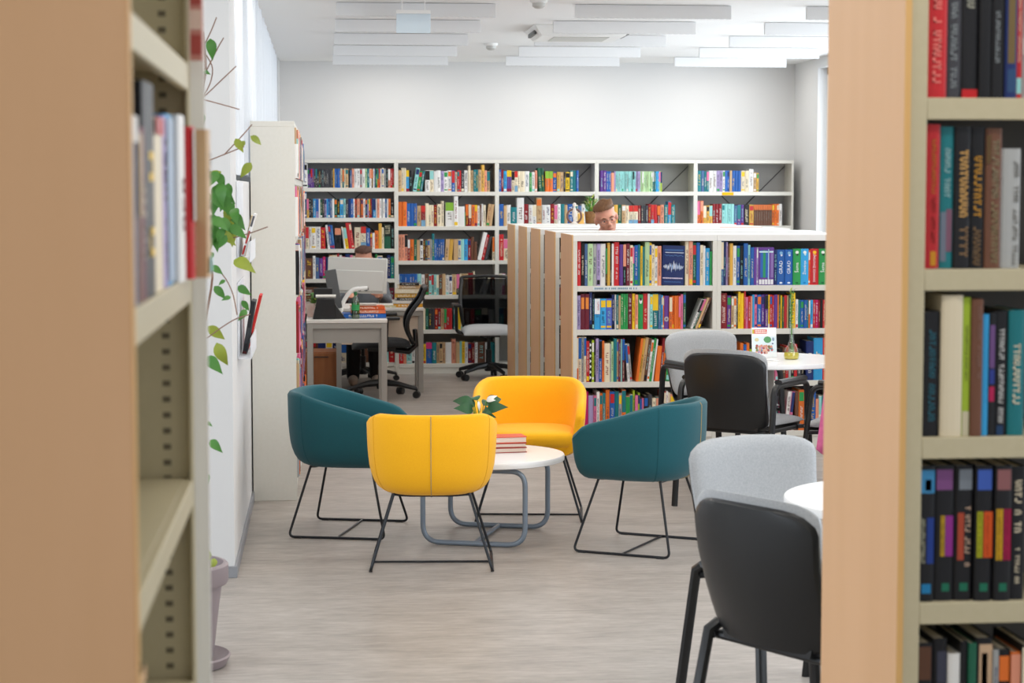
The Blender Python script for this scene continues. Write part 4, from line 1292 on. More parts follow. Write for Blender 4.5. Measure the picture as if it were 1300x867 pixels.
b = MB(); b.box(-.066, .066, .0125, .02, .002, .163); b.build('page_block', M_PAPER, t)
b = MB(); b.add([(-.05, .021, .10), (.05, .021, .10), (.05, .07, .008), (-.05, .07, .008)], [(0, 1, 2, 3)]); b.add([(-.05, .0225, .10), (.05, .0225, .10), (.05, .0715, .008), (-.05, .0715, .008)], [(3, 2, 1, 0)]); b.build('stand', M_ACRYL, t)
b = MB(); b.box(-.11, .04, -.07, .04, 0, .0015, 0, hx('f2f2f0'))
for i in range(5):
    b.quad((-.09, -.05 + .014 * i, .0019), (.02, -.05 + .014 * i, .0019), (.02, -.046 + .014 * i, .0019), (-.09, -.046 + .014 * i, .0019), 0, hx('8a8a90'))
tag(b.build('leaflet', M_PLATE, M=T_((2.385, 10.53, .7408)) @ RZ(R(12)), smooth=0), 'printed leaflet lying on the far round table before the display book', 'paper')
t = thing('bottle_vase', 'glass bottle vase with yellow water and green stems on far round table', 'vase', (2.525, 10.60, .7408))
b = MB(); b.lathe([(.036, 0), (.041, .006), (.042, .022), (.034, .055), (.018, .085), (.0125, .11), (.012, .19), (.0135, .193)], 24); b.build('glass', M_GLASS, t)
b = MB(); b.lathe([(.035, .002), (.0395, .008), (.0402, .024), (.038, .036)], 24); b.build('water', M_YELLOWLIQ, t)
b = MB(); bs = MB(); rg = random.Random(12)
for s in range(3):
    pts = [(rg.uniform(-.01, .01), rg.uniform(-.01, .01), .04), (rg.uniform(-.006, .006), 0, .15), (rg.uniform(-.012, .012), rg.uniform(-.01, .01), .27), (rg.uniform(-.022, .022), rg.uniform(-.02, .02), .37)]
    bs.tube(pts, .002, 5)
    for k in range(12):
        f = .45 + .55 * k / 11
        p = Vector(pts[1]).lerp(Vector(pts[3]), (f - .35) / .65)
        a = rg.uniform(0, 6.28)
        leaf(b, p, (math.cos(a), math.sin(a), rg.uniform(.4, 1.4)), (0, 0, 1), rg.uniform(.018, .034), .011, rg.choice((0, 0, 1)), .3)
bs.build('stems', M_STEMG, t); b.build('foliage', [M_LEAF, M_LEAFY], t, smooth=60)

# pink garment draped on the right chair's near armrest
b = MB(); g = []
rg = random.Random(2)
for i in range(17):
    row_ = []
    tt = (i / 16 - .5) * 2
    for k in range(13):
        q = k / 12
        a = abs(tt)
        drop = .36 + .06 * math.sin(q * 7 + .5) if tt < 0 else .15
        z = .726 - drop * max(0, a - .12) / .88
        yy = math.copysign(1, tt) * (.052 * min(1, a * 4) + .035 * max(0, a - .25)) if tt else 0
        x = -.12 + .25 * q + .05 * (q - .5) * max(0, a - .2) * (2 if tt < 0 else 1)
        yy += .010 * math.sin(q * 14 + 1) * max(0, a - .3)
        row_.append((x, yy, z + .004 * math.sin(q * 14)))
    g.append(row_)
ctr = Vector((2.79, 10.15, 0)) + RZ(R(150)).to_3x3() @ Vector((-.02, .268, 0))
Bg = [[(p[0], p[1] * .86, p[2] - .007) for p in r_] for r_ in g]
b.solid(g, Bg)
tag(b.build('jacket', M_PINK, M=T_(ctr) @ RZ(R(-30)), smooth=60), 'pink jacket draped over the armrest beside the wooden panel', 'jacket')

# ------------------------------------------------------------------ office corner
DZ = .70
def office_desk(label, loc, W, D, panelm, leg='post'):
    t = thing('desk', label, 'desk', loc, 0, 'white topped office desks')
    b = MB(); b.box(0, W, 0, D, DZ - .025, DZ); b.build('desktop', M_DESK, t, bevel=.003)
    b = MB(); b.box(.02, W - .045, .03, .05, DZ - (.175 if leg == 'post' else .30), DZ - .026); b.build('modesty_panel', panelm, t, bevel=.002)
    b = MB(); b.box(.03, W - .03, .006, .03, DZ - .065, DZ - .026); b.box(.03, W - .03, D - .03, D - .006, DZ - .065, DZ - .026); b.build('frame_rail', M_GREYMETAL, t)
    for x in (.004, W - .046):
        if leg == 'post':
            for yy in (.004, D - .046):
                b = MB(); b.box(x, x + .042, yy, yy + .042, 0, DZ - .026); b.build('leg', M_GREYMETAL, t, bevel=.002)
        else:
            b = MB(); b.box(x, x + .042, .02, .14, 0, DZ - .026); b.build('leg', M_GREYMETAL, t, bevel=.002)
            b = MB(); b.box(x, x + .042, D - .14, D - .02, 0, DZ - .026); b.build('leg', M_GREYMETAL, t, bevel=.002)
    return t
office_desk('front office desk with the green bottle and orange books on it', (-.135, 14.80, 0), .60, .80, M_GREYMETAL)
d2 = office_desk('rear office desk with a beige front panel and a pile of books', (.09, 16.27, 0), .72, .70, M_BEIGE, 'slab')

# monitor seen from behind
t = thing('monitor', 'white monitor seen from behind on the front office desk', 'monitor', (.27, 15.42, DZ + .0008))
Mm = T_((0, 0, .30)) @ RX(R(-6)) @ RY(R(2))
b = MB(); b.box(-.245, .215, 0, .03, -.135, .14, M=Mm); b.build('screen_housing', M_SILVER, t, bevel=.008)
b = MB(); b.box(-.20, .185, -.018, .002, -.12, .04, M=Mm); b.build('rear_cover', M_SILVER, t, bevel=.006)
b = MB(); b.tube(fillet([(.06, -.03, .205), (-.06, -.04, .20), (-.13, -.05, .10), (-.15, -.06, .012)], .05), .016, 10); b.build('stand_arm', M_WHITEPL, t)
b = MB(); b.box(-.24, -.06, -.12, .06, 0, .012); b.build('stand_base', M_WHITEPL, t, bevel=.004)
b = MB(); b.ball((.0, -.03, .20), (.02, .012, .02)); b.ball((.05, -.03, .20), (.02, .012, .02)); b.build('hinge', M_DKGREY, t)
t = thing('tablet', 'dark grey flat tablet standing tilted in front of the white monitor', 'tablet', (.10, 15.19, DZ + .0008))
b = MB(); b.box(-.045, .045, 0, .02, .06, .36, M=RX(R(-5)) @ RY(R(-9))); b.build('housing', M_DKGREY, t, bevel=.004)
b = MB(); b.box(-.05, .05, -.03, .07, 0, .01); b.tube([(0, .02, .005), (-.02, .02, .10)], .012); b.build('foot', M_DKGREY, t)
# printer like black device with white roll on top
t = thing('receipt_printer', 'black desk printer with a white sheet across its top', 'printer', (.01, 14.93, DZ + .0008))
pf = [(-.10, 0), (.07, 0), (.07, .10), (.065, .155), (-.065, .155), (-.075, .10)]
b = MB(); b.add([(x, -.05, z) for x, z in pf] + [(x, .10, z) for x, z in pf], [tuple(range(6)), tuple(reversed(range(6, 12)))] + [(i, i + 6, (i + 1) % 6 + 6, (i + 1) % 6) for i in range(6)]); b.build('body', M_BLACK, t, bevel=.006)
b = MB(); b.add([(.07, -.04, 0), (.15, -.02, 0), (.15, .08, 0), (.07, .10, 0), (.07, -.04, .11), (.12, -.01, .03), (.12, .07, .03), (.07, .10, .11)], [(0, 1, 2, 3), (4, 7, 6, 5), (0, 4, 5, 1), (1, 5, 6, 2), (2, 6, 7, 3), (3, 7, 4, 0)]); b.build('paper_tray', M_BLACK, t, bevel=.003)
b = MB(); b.tube([(-.075, .0, .168), (.075, .0, .168)], .0125, 12); b.build('paper_roll', M_PAPER, t)
b = MB(); b.box(-.09, .05, .04, .09, .155, .225); b.build('lid', M_BLACK, t, bevel=.004)
# plant in pink pot
t = thing('potted_plant', 'small leafy plant in a pink and white pot at the desk edge', 'plant', (-.085, 15.17, DZ + .0008))
b = MB(); b.lathe([(.042, 0), (.046, .004), (.058, .10), (.06, .105), (.054, .105), (.052, .095)], 24); b.build('pot', M_POTPINK, t)
b = MB(); b.lathe([(.051, .088), (0, .092)], 16); b.build('soil', M_SOIL, t)
b = MB(); bs = MB(); rg = random.Random(21)
for k in range(34):
    a = rg.uniform(0, 6.28); h0 = rg.uniform(.10, .17); r0 = rg.uniform(.005, .03)
    p = (math.cos(a) * r0, math.sin(a) * r0, h0)
    bs.tube([(math.cos(a) * r0 * .5, math.sin(a) * r0 * .5, .09), p], .0014, 4)
    leaf(b, p, (math.cos(a), math.sin(a), rg.uniform(0, .9)), (0, 0, 1), rg.uniform(.035, .055), .026, rg.choice((0, 1, 0)), .35)
bs.build('stems', M_STEMG, t); b.build('foliage', [M_LEAF, M_LEAFY], t, smooth=60)
# bottle
t = thing('water_bottle', 'green plastic water bottle standing at the desk corner', 'bottle', (.231, 14.93, DZ + .0008))
b = MB(); b.lathe([(.026, 0), (.03, .005), (.03, .05), (.028, .06), (.03, .07), (.03, .125), (.024, .15), (.012, .17), (.0115, .182)], 20); b.build('body', M_GREENG, t)
b = MB(); b.lathe([(.0305, .062), (.0305, .105)], 20); b.build('label_band', M_BLUELAB, t)
b = MB(); b.lathe([(.013, .178), (.013, .198), (.012, .2)], 16); b.build('cap', mat('green_cap', '#1d6a3a', .4), t)
# flat pile on the desk
def flat_book(label, x, y, z, w, d, h, c, a, pagec='ece2cc', group='books lying on the desks', name='book'):
    Mb = T_((x, y, z)) @ RZ(R(a))
    b = MB(); cov = C[c] if c in C else hx(c)
    b.box(-w / 2, w / 2, -d / 2, d / 2, 0, .003, 0, cov); b.box(-w / 2, w / 2, -d / 2, d / 2, h - .003, h, 0, cov); b.box(-w / 2, w / 2, -d / 2, -d / 2 + .003, 0, h, 0, cov)
    rg = random.Random(int(x * 1000) + int(z * 1000))
    gl = MB()
    glyphs(gl, 0, -w * .38, w * .3, h * .5, hx('f2ece0'), rng=rg, M=Matrix(((0, 0, 1, 0), (0, 1, 0, -d / 2 - .0004), (1, 0, 0, h / 2), (0, 0, 0, 1))), y=0)
    b.add(gl.v, gl.f, 0, hx('f2ece0'))
    o = b.build(name, M_BOOK, M=Mb, smooth=0)
    tag(o, label, 'book', group)
    b = MB(); b.box(-w / 2 + .003, w / 2 - .003, -d / 2 + .003, d / 2 - .002, .003, h - .003, 0, hx(pagec)); b.build('page_block', M_BOOK, o, smooth=0)
flat_book('blue book at the bottom of the pile behind the green bottle', .295, 15.06, DZ + .0008, .32, .21, .034, '1f66c0', 3)
flat_book('salmon orange book in the pile behind the green bottle', .33, 15.06, DZ + .0354, .26, .19, .028, 'e87a50', -3)
flat_book('orange book second from top of the pile behind the green bottle', .32, 15.07, DZ + .064, .25, .18, .026, 'd8622a', 4)
flat_book('white book on top of the pile behind the green bottle', .30, 15.08, DZ + .0906, .18, .14, .014, 'e6e2da', 0)
pile = [('lowest yellow book in the pile on the rear desk', .24, .03, 'd89a2a'), ('white book in the pile on the rear desk, above the lowest', .25, .026, 'd8d4d0'), ('charcoal book in the pile on the rear desk', .23, .022, 'K'),
        ('mustard book midway up the pile on the rear desk', .21, .034, 'd8a848'), ('cream book in the upper half of the pile on the rear desk', .20, .036, 'c'), ('tan book under the top one on the rear desk', .19, .03, 't'), ('dark topmost book of the pile on the rear desk', .16, .016, 'k')]
z = DZ + .0008
rg = random.Random(4)
for (lb, w, h, c) in pile:
    flat_book(lb, .69 + rg.uniform(-.012, .012), 16.42 + rg.uniform(-.01, .01), z, w, .16, h, c, rg.uniform(-7, 7))
    z += h + .0006
flat_book('thin pale book lying alone on the rear desk', .50, 16.36, DZ + .0008, .16, .11, .016, 'c8c0a0', 2)
# pedestal under the desk
t = thing('pedestal_cabinet', 'orange-brown wooden drawer cabinet under the front desk', 'cabinet', (-.185, 16.442, 0))
b = MB(); b.box(0, .31, 0, .38, .03, .33); b.build('body', M_ORANGEWOOD, t, bevel=.003)
b = MB(); b.box(.01, .30, .012, .37, 0, .03); b.build('plinth', M_BLACK, t)
b = MB(); b.box(.008, .302, -.012, -.001, .04, .32); dr = b.build('drawer', M_ORANGEWOOD, t, bevel=.002)
b = MB(); b.tube([(.10, -.022, .29), (.21, -.022, .29)], .004); b.tube([(.10, -.022, .29), (.10, -.011, .29)], .004); b.tube([(.21, -.022, .29), (.21, -.011, .29)], .004); b.build('handle', M_BLACK, dr)

# office chairs
def office_chair(label, loc, rz, seatm):
    t = thing('office_chair', label, 'chair', loc, rz, 'black swivel chairs at the desks')
    b = MB()
    for k in range(5):
        a = R(72 * k + 20)
        d = Vector((math.cos(a), math.sin(a), 0))
        b.tube([d * .02 + Vector((0, 0, .12)), d * .14 + Vector((0, 0, .11)), d * .29 + Vector((0, 0, .075))], [.028, .022, .015], 8)
    b.lathe([(.035, .07), (.042, .10), (.04, .135), (.028, .15)], 16)
    b.build('star_base', M_BLACK, t)
    for k in range(5):
        a = R(72 * k + 20)
        c = Vector((math.cos(a) * .29, math.sin(a) * .29, .029))
        b = MB()
        s = Vector((-math.sin(a), math.cos(a), 0))
        for q in (-1, 1):
            b.tube([c + s * (.004 * q), c + s * (.026 * q)], .028, 14)
        b.tube([c, c + Vector((0, 0, .05))], .009, 8)
        b.build('caster', M_BLACK, t)
    b = MB(); b.lathe([(.027, .14), (.027, .26), (.017, .262), (.017, .38)], 16); b.build('gas_column', M_BLACK, t)
    b = MB(); b.box(-.11, .11, -.09, .09, .375, .41); b.tube([(-.1, 0, .39), (-.22, 0, .37), (-.28, 0, .42), (-.27, 0, .55)], [.03, .028, .024, .02], 8, flat=1.6); b.build('mechanism', M_BLACK, t, bevel=.006)
    us = [math.sin(PI / 2 * (-1 + 2 * i / 12)) for i in range(13)]
    A = [[(.235 * v, .24 * u * (1 - .08 * max(0, -v)), .425 + .055 * max(0, (1 - abs(u) ** 4) * (1 - abs(v) ** 4)) ** .5 - .02 * max(0, v) ** 3) for u in us] for v in us]
    B = [[(.235 * v, .24 * u * (1 - .08 * max(0, -v)), .42 - .012 * max(0, (1 - abs(u) ** 4) * (1 - abs(v) ** 4)) ** .5 - .02 * max(0, v) ** 3) for u in us] for v in us]
    b = MB(); b.solid(A, B); b.build('seat', seatm, t, smooth=60)
    # back: frame and mesh; profile bows forward at the lumbar
    def bp(v): return (-.245 + .055 * math.sin(PI * min(1, v * 1.25)) - .10 * v ** 2.4, .455 + .415 * v)
    fr = []
    for v in [i / 12 for i in range(13)]:
        x, z = bp(v); fr.append((x, .20 + .03 * math.sin(PI * v), z))
    xt, zt = bp(1)
    P = fr[:-1] + fillet([fr[-2], (xt, .21, zt + .015), (xt - .004, .0, zt + .025)], .06, 5)[1:]
    P2 = [(p[0], -p[1], p[2]) for p in reversed(P)]
    xb, zb = bp(0)
    b = MB(); b.tube([Vector(p) for p in P] + [Vector(p) for p in P2][1:] + [Vector((xb, -.1, zb - .01)), Vector((xb, .1, zb - .01))], .015, 8, closed=True, flat=1.3); b.build('back_frame', M_BLACK, t, smooth=60)
    A, B = [], []
    for v in [i / 12 for i in range(13)]:
        x, z = bp(v); hw = .20 + .03 * math.sin(PI * v)
        A.append([(x + .012 - .02 * (1 - u * u), hw * u, z) for u in us]); B.append([(x + .009 - .02 * (1 - u * u), hw * u, z) for u in us])
    b = MB(); b.solid(A, B); b.build('back_mesh', M_MESH, t, smooth=60)
    b = MB()
    for s in (-1, 1):
        b = MB(); b.tube(fillet([(-.02, .22 * s, .40), (-.02, .285 * s, .42), (-.03, .285 * s, .64)], .04), .016, 8, flat=1.4); ar = b.build('arm_post', M_BLACK, t)
        b = MB(); b.box(-.14, .12, .285 * s - .035, .285 * s + .035, .64, .665); b.build('arm_pad', M_BLACK, ar, bevel=.008)
    return t
office_chair('black swivel chair seen side-on beside the desks', (.45, 15.945, 0), R(180), M_BLACKFAB)
office_chair('black mesh swivel chair with a light grey seat by the wooden end panels', (1.44, 17.46, 0), R(-88), M_GREYFAB)
office_chair('swivel chair under the seated worker behind the rear desk', (.33, 17.37, 0), R(-90), M_BLACKFAB).scale = (1, 1, .84)

# ------------------------------------------------------------------ left wall: racks, magazines, vine
def at(u, v, Y):
    cy, sy, cp, sp = math.cos(yaw), math.sin(yaw), math.cos(pitch), math.sin(pitch)
    fwd = Vector((sy * cp, cy * cp, -sp)); rt = Vector((cy, -sy, 0)); up = rt.cross(fwd)
    d = fwd + rt * ((u - 650) / F) - up * ((v - 433.5) / F)
    return Vector((0, 0, EYE)) + d * (Y / d.y)
for k, (z0, lb) in enumerate(((1.335, 'upper clear acrylic wall rack holding a white magazine'), (.90, 'lower clear acrylic wall rack holding black and red magazines'))):
    t = thing('hanging_magazine_rack', lb, 'rack', (XL + .002, 9.35, z0), 0, 'acrylic racks on the left wall')
    b = MB(); b.box(0, .004, -.34, .34, 0, .36 if k == 0 else .34); b.build('back_plate', M_ACRYL, t)
    b = MB(); b.box(.004, .06, -.34, .34, -.004, 0); b.box(.056, .06, -.34, .34, 0, .09); b.build('pocket', M_ACRYL, t)
def magazine(label, y, z, w, h, th, tilt, c, marks, x=.03, d=.21):
    Mm = T_((XL + x, y, z)) @ RY(R(tilt))
    b = MB(); b.box(-th / 2, th / 2, -d / 2, d / 2, 0, h, 0, hx(c))
    for (z0, z1, cc) in marks:
        b.quad((-th * .4, -d / 2 - .0005, h * z0), (th * .4, -d / 2 - .0005, h * z0), (th * .4, -d / 2 - .0005, h * z1), (-th * .4, -d / 2 - .0005, h * z1), 0, hx(cc))
    tag(b.build('magazine', M_PLATE, M=Mm, smooth=0), label, 'magazine', 'magazines in the wall racks')
magazine('white magazine with red lettering leaning in the upper wall rack', 9.3, 1.342, .2, .215, .011, 17, 'ecebea', ((.0, .06, '3a3c40'), (.1, .3, 'c03a34'), (.34, .62, 'b84a44'), (.72, .95, '5a5a60')), x=.014)
magazine('cream magazine behind the white one in the upper wall rack', 9.52, 1.342, .2, .20, .01, 13, 'd8c4a0', ((.5, .7, '7a8a5a'),), x=.012)
magazine('black magazine leaning in the lower wall rack', 9.3, .906, .2, .245, .02, 10, '26282c', ((.0, .05, '5a2020'), (.2, .5, '3a3c40')), x=.024)
magazine('red magazine next to the black one in the lower wall rack', 9.62, .905, .2, .26, .012, 14, 'cc2a26', ((.1, .3, '5a1a1a'),), x=.026)

t = thing('climbing_plant', 'tall climbing vine in a mauve pot against the left wall corner', 'plant', (-.515, 6.93, 0))
org = Vector((-.515, 6.93, 0))
b = MB(); b.lathe([(.115, .022), (.12, .03), (.14, .20), (.152, .285), (.17, .29), (.175, .30), (.175, .355), (.168, .362), (.158, .362), (.15, .33)], 36); b.build('pot', M_POTMAUVE, t)
b = MB(); b.lathe([(.15, 0), (.165, .004), (.18, .035), (.174, .04), (.15, .022)], 36); b.build('saucer', M_POTMAUVE, t)
b = MB(); b.lathe([(.149, .325), (.0, .335)], 24); b.build('soil', M_SOIL, t)
rg = random.Random(77)
st = MB(); lf = MB()
def vp(u, v, dy=0): return at(u, v, 6.93 + dy) - org
main = [[Vector((-.02, 0, .33)), vp(250, 640), vp(256, 560), vp(252, 470), vp(255, 420), vp(258, 330, .05), vp(252, 250, .05), vp(258, 190, 0), vp(256, 120), vp(262, 90), vp(258, 40)],
        [Vector((.03, .03, .33)), vp(254, 600, .1), vp(250, 500, .1), vp(262, 400, .1), vp(272, 345, .1), vp(262, 300, .1), vp(264, 215, .1)]]
tw = [[vp(257, 125), vp(268, 105), vp(271, 85), vp(262, 70)], [vp(257, 125), vp(283, 100), vp(300, 84)], [vp(257, 126), vp(290, 135), vp(304, 139)],
      [vp(262, 205), vp(285, 196), vp(310, 186)], [vp(285, 196), vp(308, 172), vp(320, 158)], [vp(262, 300), vp(290, 304), vp(318, 296), vp(340, 288)],
      [vp(262, 330), vp(285, 350), vp(296, 372), vp(301, 400)], [vp(262, 430), vp(282, 415), vp(300, 404), vp(318, 399)], [vp(258, 60), vp(268, 40), vp(275, 22)], [vp(262, 90), vp(278, 58), vp(284, 48)]]
for m_ in main: st.tube(fillet(m_, .08, 3), .004, 6)
for m_ in tw: st.tube(fillet(m_, .03, 3), .0022, 5)
st.build('stems', M_STEM, t)
LV_ = [(258, 35, .04, 0), (267, 60, .075, 0), (259, 95, .03, 0), (257, 150, .05, 0), (299, 184, .055, 1), (311, 184, .035, 1), (318, 180, .05, 1), (319, 216, .065, 1), (272, 330, .06, 0), (297, 344, .095, 1), (272, 372, .06, 0),
       (302, 372, .06, 0), (293, 382, .035, 0), (307, 388, .045, 0), (313, 400, .05, 0), (264, 425, .075, 1), (275, 448, .09, 1), (262, 465, .085, 0), (262, 404, .05, 0), (260, 375, .05, 0), (268, 345, .05, 0),
       (267, 568, .065, 0), (262, 612, .085, 0), (263, 645, .06, 0), (262, 540, .03, 0), (265, 705, .05, 1), (273, 716, .05, 1), (262, 820, .06, 0), (270, 848, .055, 1), (266, 860, .05, 0), (262, 505, .02, 0), (286, 360, .03, 0)]
for (u, v, L, y_) in LV_:
    p = vp(u, v, rg.uniform(-.06, .06)); a = rg.uniform(-1.0, 1.0)
    d = Vector((a, rg.uniform(-.6, .2), rg.uniform(-1.2, -.3)))
    leaf(lf, p + Vector((0, 0, L * .4)), d, (rg.uniform(-.3, .3), -1, .3), L, L * .55, y_, .15)
for i in range(42):
    v = 215 + 85 * rg.random()
    u = 262 + 38 * rg.random() * (1 - .25 * abs(v - 262) / 45)
    p = vp(u, v, rg.uniform(-.08, .1)); L = rg.uniform(.055, .085)
    leaf(lf, p, (rg.uniform(-.8, .8), rg.uniform(-.7, .1), rg.uniform(-1.2, -.2)), (rg.uniform(-.4, .4), -1, .4), L, L * .55, 0 if rg.random() < .9 else 1, .2)
lf.build('foliage', [M_LEAF, M_LEAFY], t, smooth=60)

# things on the low bookcase top, in front of the back wall
t = thing('potted_plant', 'bushy green plant in a brown wicker pot beside the man', 'plant', (2.275, 16.90, 1.3756))
b = MB(); b.lathe([(.045, 0), (.05, .004), (.06, .10), (.058, .105), (.052, .1)], 20); b.build('pot', M_POTBROWN, t)
b = MB(); b.lathe([(.051, .088), (0, .092)], 16); b.build('soil', M_SOIL, t)
b = MB(); bs = MB(); rg = random.Random(31)
for k in range(70):
    a = rg.uniform(0, 6.28); h0 = rg.uniform(.10, .22); r0 = rg.uniform(.01, .06)
    p = (math.cos(a) * r0, math.sin(a) * r0, h0)
    bs.tube([(math.cos(a) * .01, math.sin(a) * .01, .09), p], .0013, 4)
    leaf(b, p, (math.cos(a), math.sin(a), rg.uniform(.4, 1.8)), (0, 0, 1), rg.uniform(.04, .065), .018, rg.choice((0, 1, 0)), .3)
bs.build('stems', M_STEMG, t); b.build('foliage', [M_LEAF, M_LEAFY], t, smooth=60)
t = thing('ornament', 'small dark figurine with a wreath on the low bookcase top', 'ornament', (2.11, 16.76, 1.3756))
b = MB(); b.tube([(.06 * math.cos(i * PI / 12), 0, .066 + .06 * math.sin(i * PI / 12)) for i in range(24)], .009, 8, closed=True); b.build('ring', mat('bronze', '#6a4a42', .45, .3), t)
b = MB(); b.ball((.0, 0, .09), (.02, .018, .055)); b.ball((.0, 0, .16), (.016, .016, .02)); b.lathe([(.03, 0), (.03, .008), (.012, .02), (.012, .05)], 16); b.build('figure', mat('pale_stone', '#cfc6be', .6), t)
t = thing('card_box', 'small yellow card box beside the wicker pot on low bookcase top', 'box', (2.185, 16.86, 1.3756))
b = MB(); b.box(-.03, .016, -.04, .04, 0, .085); b.build('body', M_YELLOW if False else mat('amber_card', '#e2b25c', .7), t, bevel=.002)
b = MB(); b.add([(-.032, -.042, .085), (.018, -.042, .085), (.018, .042, .085), (-.032, .042, .085), (-.02, -.03, .10), (.008, -.03, .10), (.008, .03, .10), (-.02, .03, .10)], [(0, 1, 2, 3), (4, 7, 6, 5), (0, 4, 5, 1), (1, 5, 6, 2), (2, 6, 7, 3), (3, 7, 4, 0)]); b.build('lid', mat('pale_card', '#ecd0a0', .7), t)

# ------------------------------------------------------------------ people
def remesh(mb, name, m, parent, vox, smooth_it=6):
    o = mb.build(name, m, None, smooth=0)
    r = o.modifiers.new('r', 'REMESH'); r.mode = 'VOXEL'; r.voxel_size = vox
    s = o.modifiers.new('s', 'SMOOTH'); s.factor = .5; s.iterations = smooth_it
    dg = bpy.context.evaluated_depsgraph_get(); dg.update()
    me = bpy.data.meshes.new_from_object(o.evaluated_get(dg))
    me.shade_smooth()
    bpy.data.objects.remove(o)
    n = bpy.data.objects.new(name, me); COL.objects.link(n)
    if not me.materials: me.materials.append(m)
    n.parent = parent
    return n
def limb(mb, pts, rs):
    mb.tube(pts, rs, 12)
    for p, r in zip(pts, rs): mb.ball(p, r * .98, 12, 8)
def hand(mb, w, d, side):
    """palm and five fingers from wrist w along direction d"""
    w, d = Vector(w), Vector(d).normalized()
    s = Vector((side, 0, 0)); s = (s - d * s.dot(d)).normalized()
    nrm = d.cross(s)
    mb.tube([w, w + d * .05, w + d * .085], [.024, .034, .032], 10, flat=1)
    for k, L in enumerate((.062, .072, .068, .054)):
        b0 = w + d * .08 + s * (-.028 + .0185 * k)
        limb(mb, [b0, b0 + d * L * .5 + nrm * .006, b0 + d * L * .85 + nrm * .02], [.0095, .0088, .0078])
    b0 = w + d * .03 - s * .028
    limb(mb, [b0, b0 + d * .03 - s * .022, b0 + d * .055 - s * .026 + nrm * .008], [.011, .0105, .009])
def head_mb(M):
    mb = MB()
    mb.ball((0, .01, .05), (.074, .094, .088), 28, 20, M=M)          # skull (face towards -y)
    mb.ball((0, -.012, -.03), (.062, .072, .075), 24, 16, M=M)       # lower face
    mb.ball((0, -.05, -.082), (.032, .03, .026), 16, 10, M=M)        # chin
    mb.ball((0, -.02, -.07), (.05, .055, .035), 16, 10, M=M)         # jaw
    for s in (-1, 1):
        mb.ball((.04 * s, -.06, -.012), (.022, .02, .02), 12, 8, M=M)   # cheek bones
        mb.ball((.081 * s, .012, .004), (.013, .02, .033), 12, 8, M=M)    # ears
        mb.ball((.03 * s, -.074, .033), (.026, .014, .010), 12, 8, M=M) # brow
    mb.tube([M @ Vector((0, -.082, .026)), M @ Vector((0, -.098, -.005)), M @ Vector((0, -.108, -.022))], [.008, .0115, .015], 10)
    mb.ball((.011, -.092, -.025), (.010, .011, .009), 10, 8, M=M); mb.ball((-.011, -.092, -.025), (.010, .011, .009), 10, 8, M=M)
    mb.ball((0, -.079, -.050), (.024, .012, .007), 12, 8, M=M); mb.ball((0, -.077, -.060), (.021, .012, .008), 12, 8, M=M)
    return mb
def face_parts(root, M, hairm, glasses, hair_fn):
    body_children = []
    for s in (-1, 1):
        b = MB(); b.ball((.030 * s, -.071, .012), (.0115, .009, .0052), 14, 10, M=M); b.build('eye', mat('eye_white', '#c9b5a9', .4), root)
        b = MB(); b.ball((.030 * s, -.0795, .011), (.0058, .003, .0056), 12, 8, M=M); b.build('iris', M_EYE, root)
        b = MB(); b.tube([M @ Vector((.012 * s, -.087, .030)), M @ Vector((.032 * s, -.088, .038)), M @ Vector((.052 * s, -.072, .032))], [.003, .0042, .002], 6); b.build('eyebrow', hairm, root)
    b = MB(); b.tube([M @ Vector((-.023, -.080, -.0545)), M @ Vector((0, -.0915, -.0545)), M @ Vector((.023, -.080, -.0545))], [.002, .0035, .002], 6); b.build('mouth', M_LIP, root)
    b = hair_fn(M); b.build('hair', hairm, root, smooth=60)
    if glasses:
        g = MB()
        for s in (-1, 1):
            P = [M @ Vector((.031 * s + .025 * math.cos(a) , -.095, .011 + .017 * math.copysign(abs(math.sin(a)) ** .7, math.sin(a)))) for a in [2 * PI * k / 20 for k in range(20)]]
            g.tube(P, .0013, 5, closed=True)
            g.tube([M @ Vector((.056 * s, -.095, .016)), M @ Vector((.078 * s, -.02, .014)), M @ Vector((.078 * s, .02, .008))], .0013, 5)
        g.tube([M @ Vector((-.006, -.095, .015)), M @ Vector((0, -.098, .017)), M @ Vector((.006, -.095, .015))], .0013, 5)
        g.build('glasses', M_DKGREY, root)
def hair_cap(sweep, low):
    def f(M):
        g = []
        for i in range(15):
            a = R(90 - i * 9.2)
            rowp = []
            for k in range(37):
                t_ = 2 * PI * k / 36
                front = max(0, -math.sin(t_))
                lim = R(low + 37 * front ** .8 + 26 * abs(math.cos(t_)) ** 4)
                aa = max(a, lim) if a > lim else lim
                w = 1.0 + (.03 * math.sin(t_ * 9 + i) + .025 * math.sin(t_ * 17 + i * 2)) * (math.cos(aa))
                th = 1.06 if aa > lim + .02 else 1.02
                x = .079 * math.cos(aa) * math.cos(t_) * w * th
                y = .01 + .100 * math.cos(aa) * math.sin(t_) * w * th
                z = .05 + .088 * math.sin(aa) * th + sweep * .018 * max(0, math.sin(aa)) * (1 + math.cos(t_ - .9)) * .5
                rowp.append((x, y, z))
            g.append(rowp)
        b = MB(); b.grid(g, M=M)
        # locks combed to one side
        rg = random.Random(7)
        for k in range(26):
            t_ = R(200 + 140 * k / 25)
            p0 = Vector((.04 * math.cos(t_) + .02, .01 + .05 * math.sin(t_), .142 + .01 * sweep))
            p1 = Vector((.072 * math.cos(t_) - .006 * sweep, .01 + .092 * math.sin(t_), .118 + .008 * rg.random()))
            p2 = Vector((.080 * math.cos(t_) - .014 * sweep, .008 + .100 * math.sin(t_), .092 + .014 * rg.random()))
            b.tube([M @ p0, M @ p1, M @ p2], [.010, .010, .004], 6)
        return b
    return f
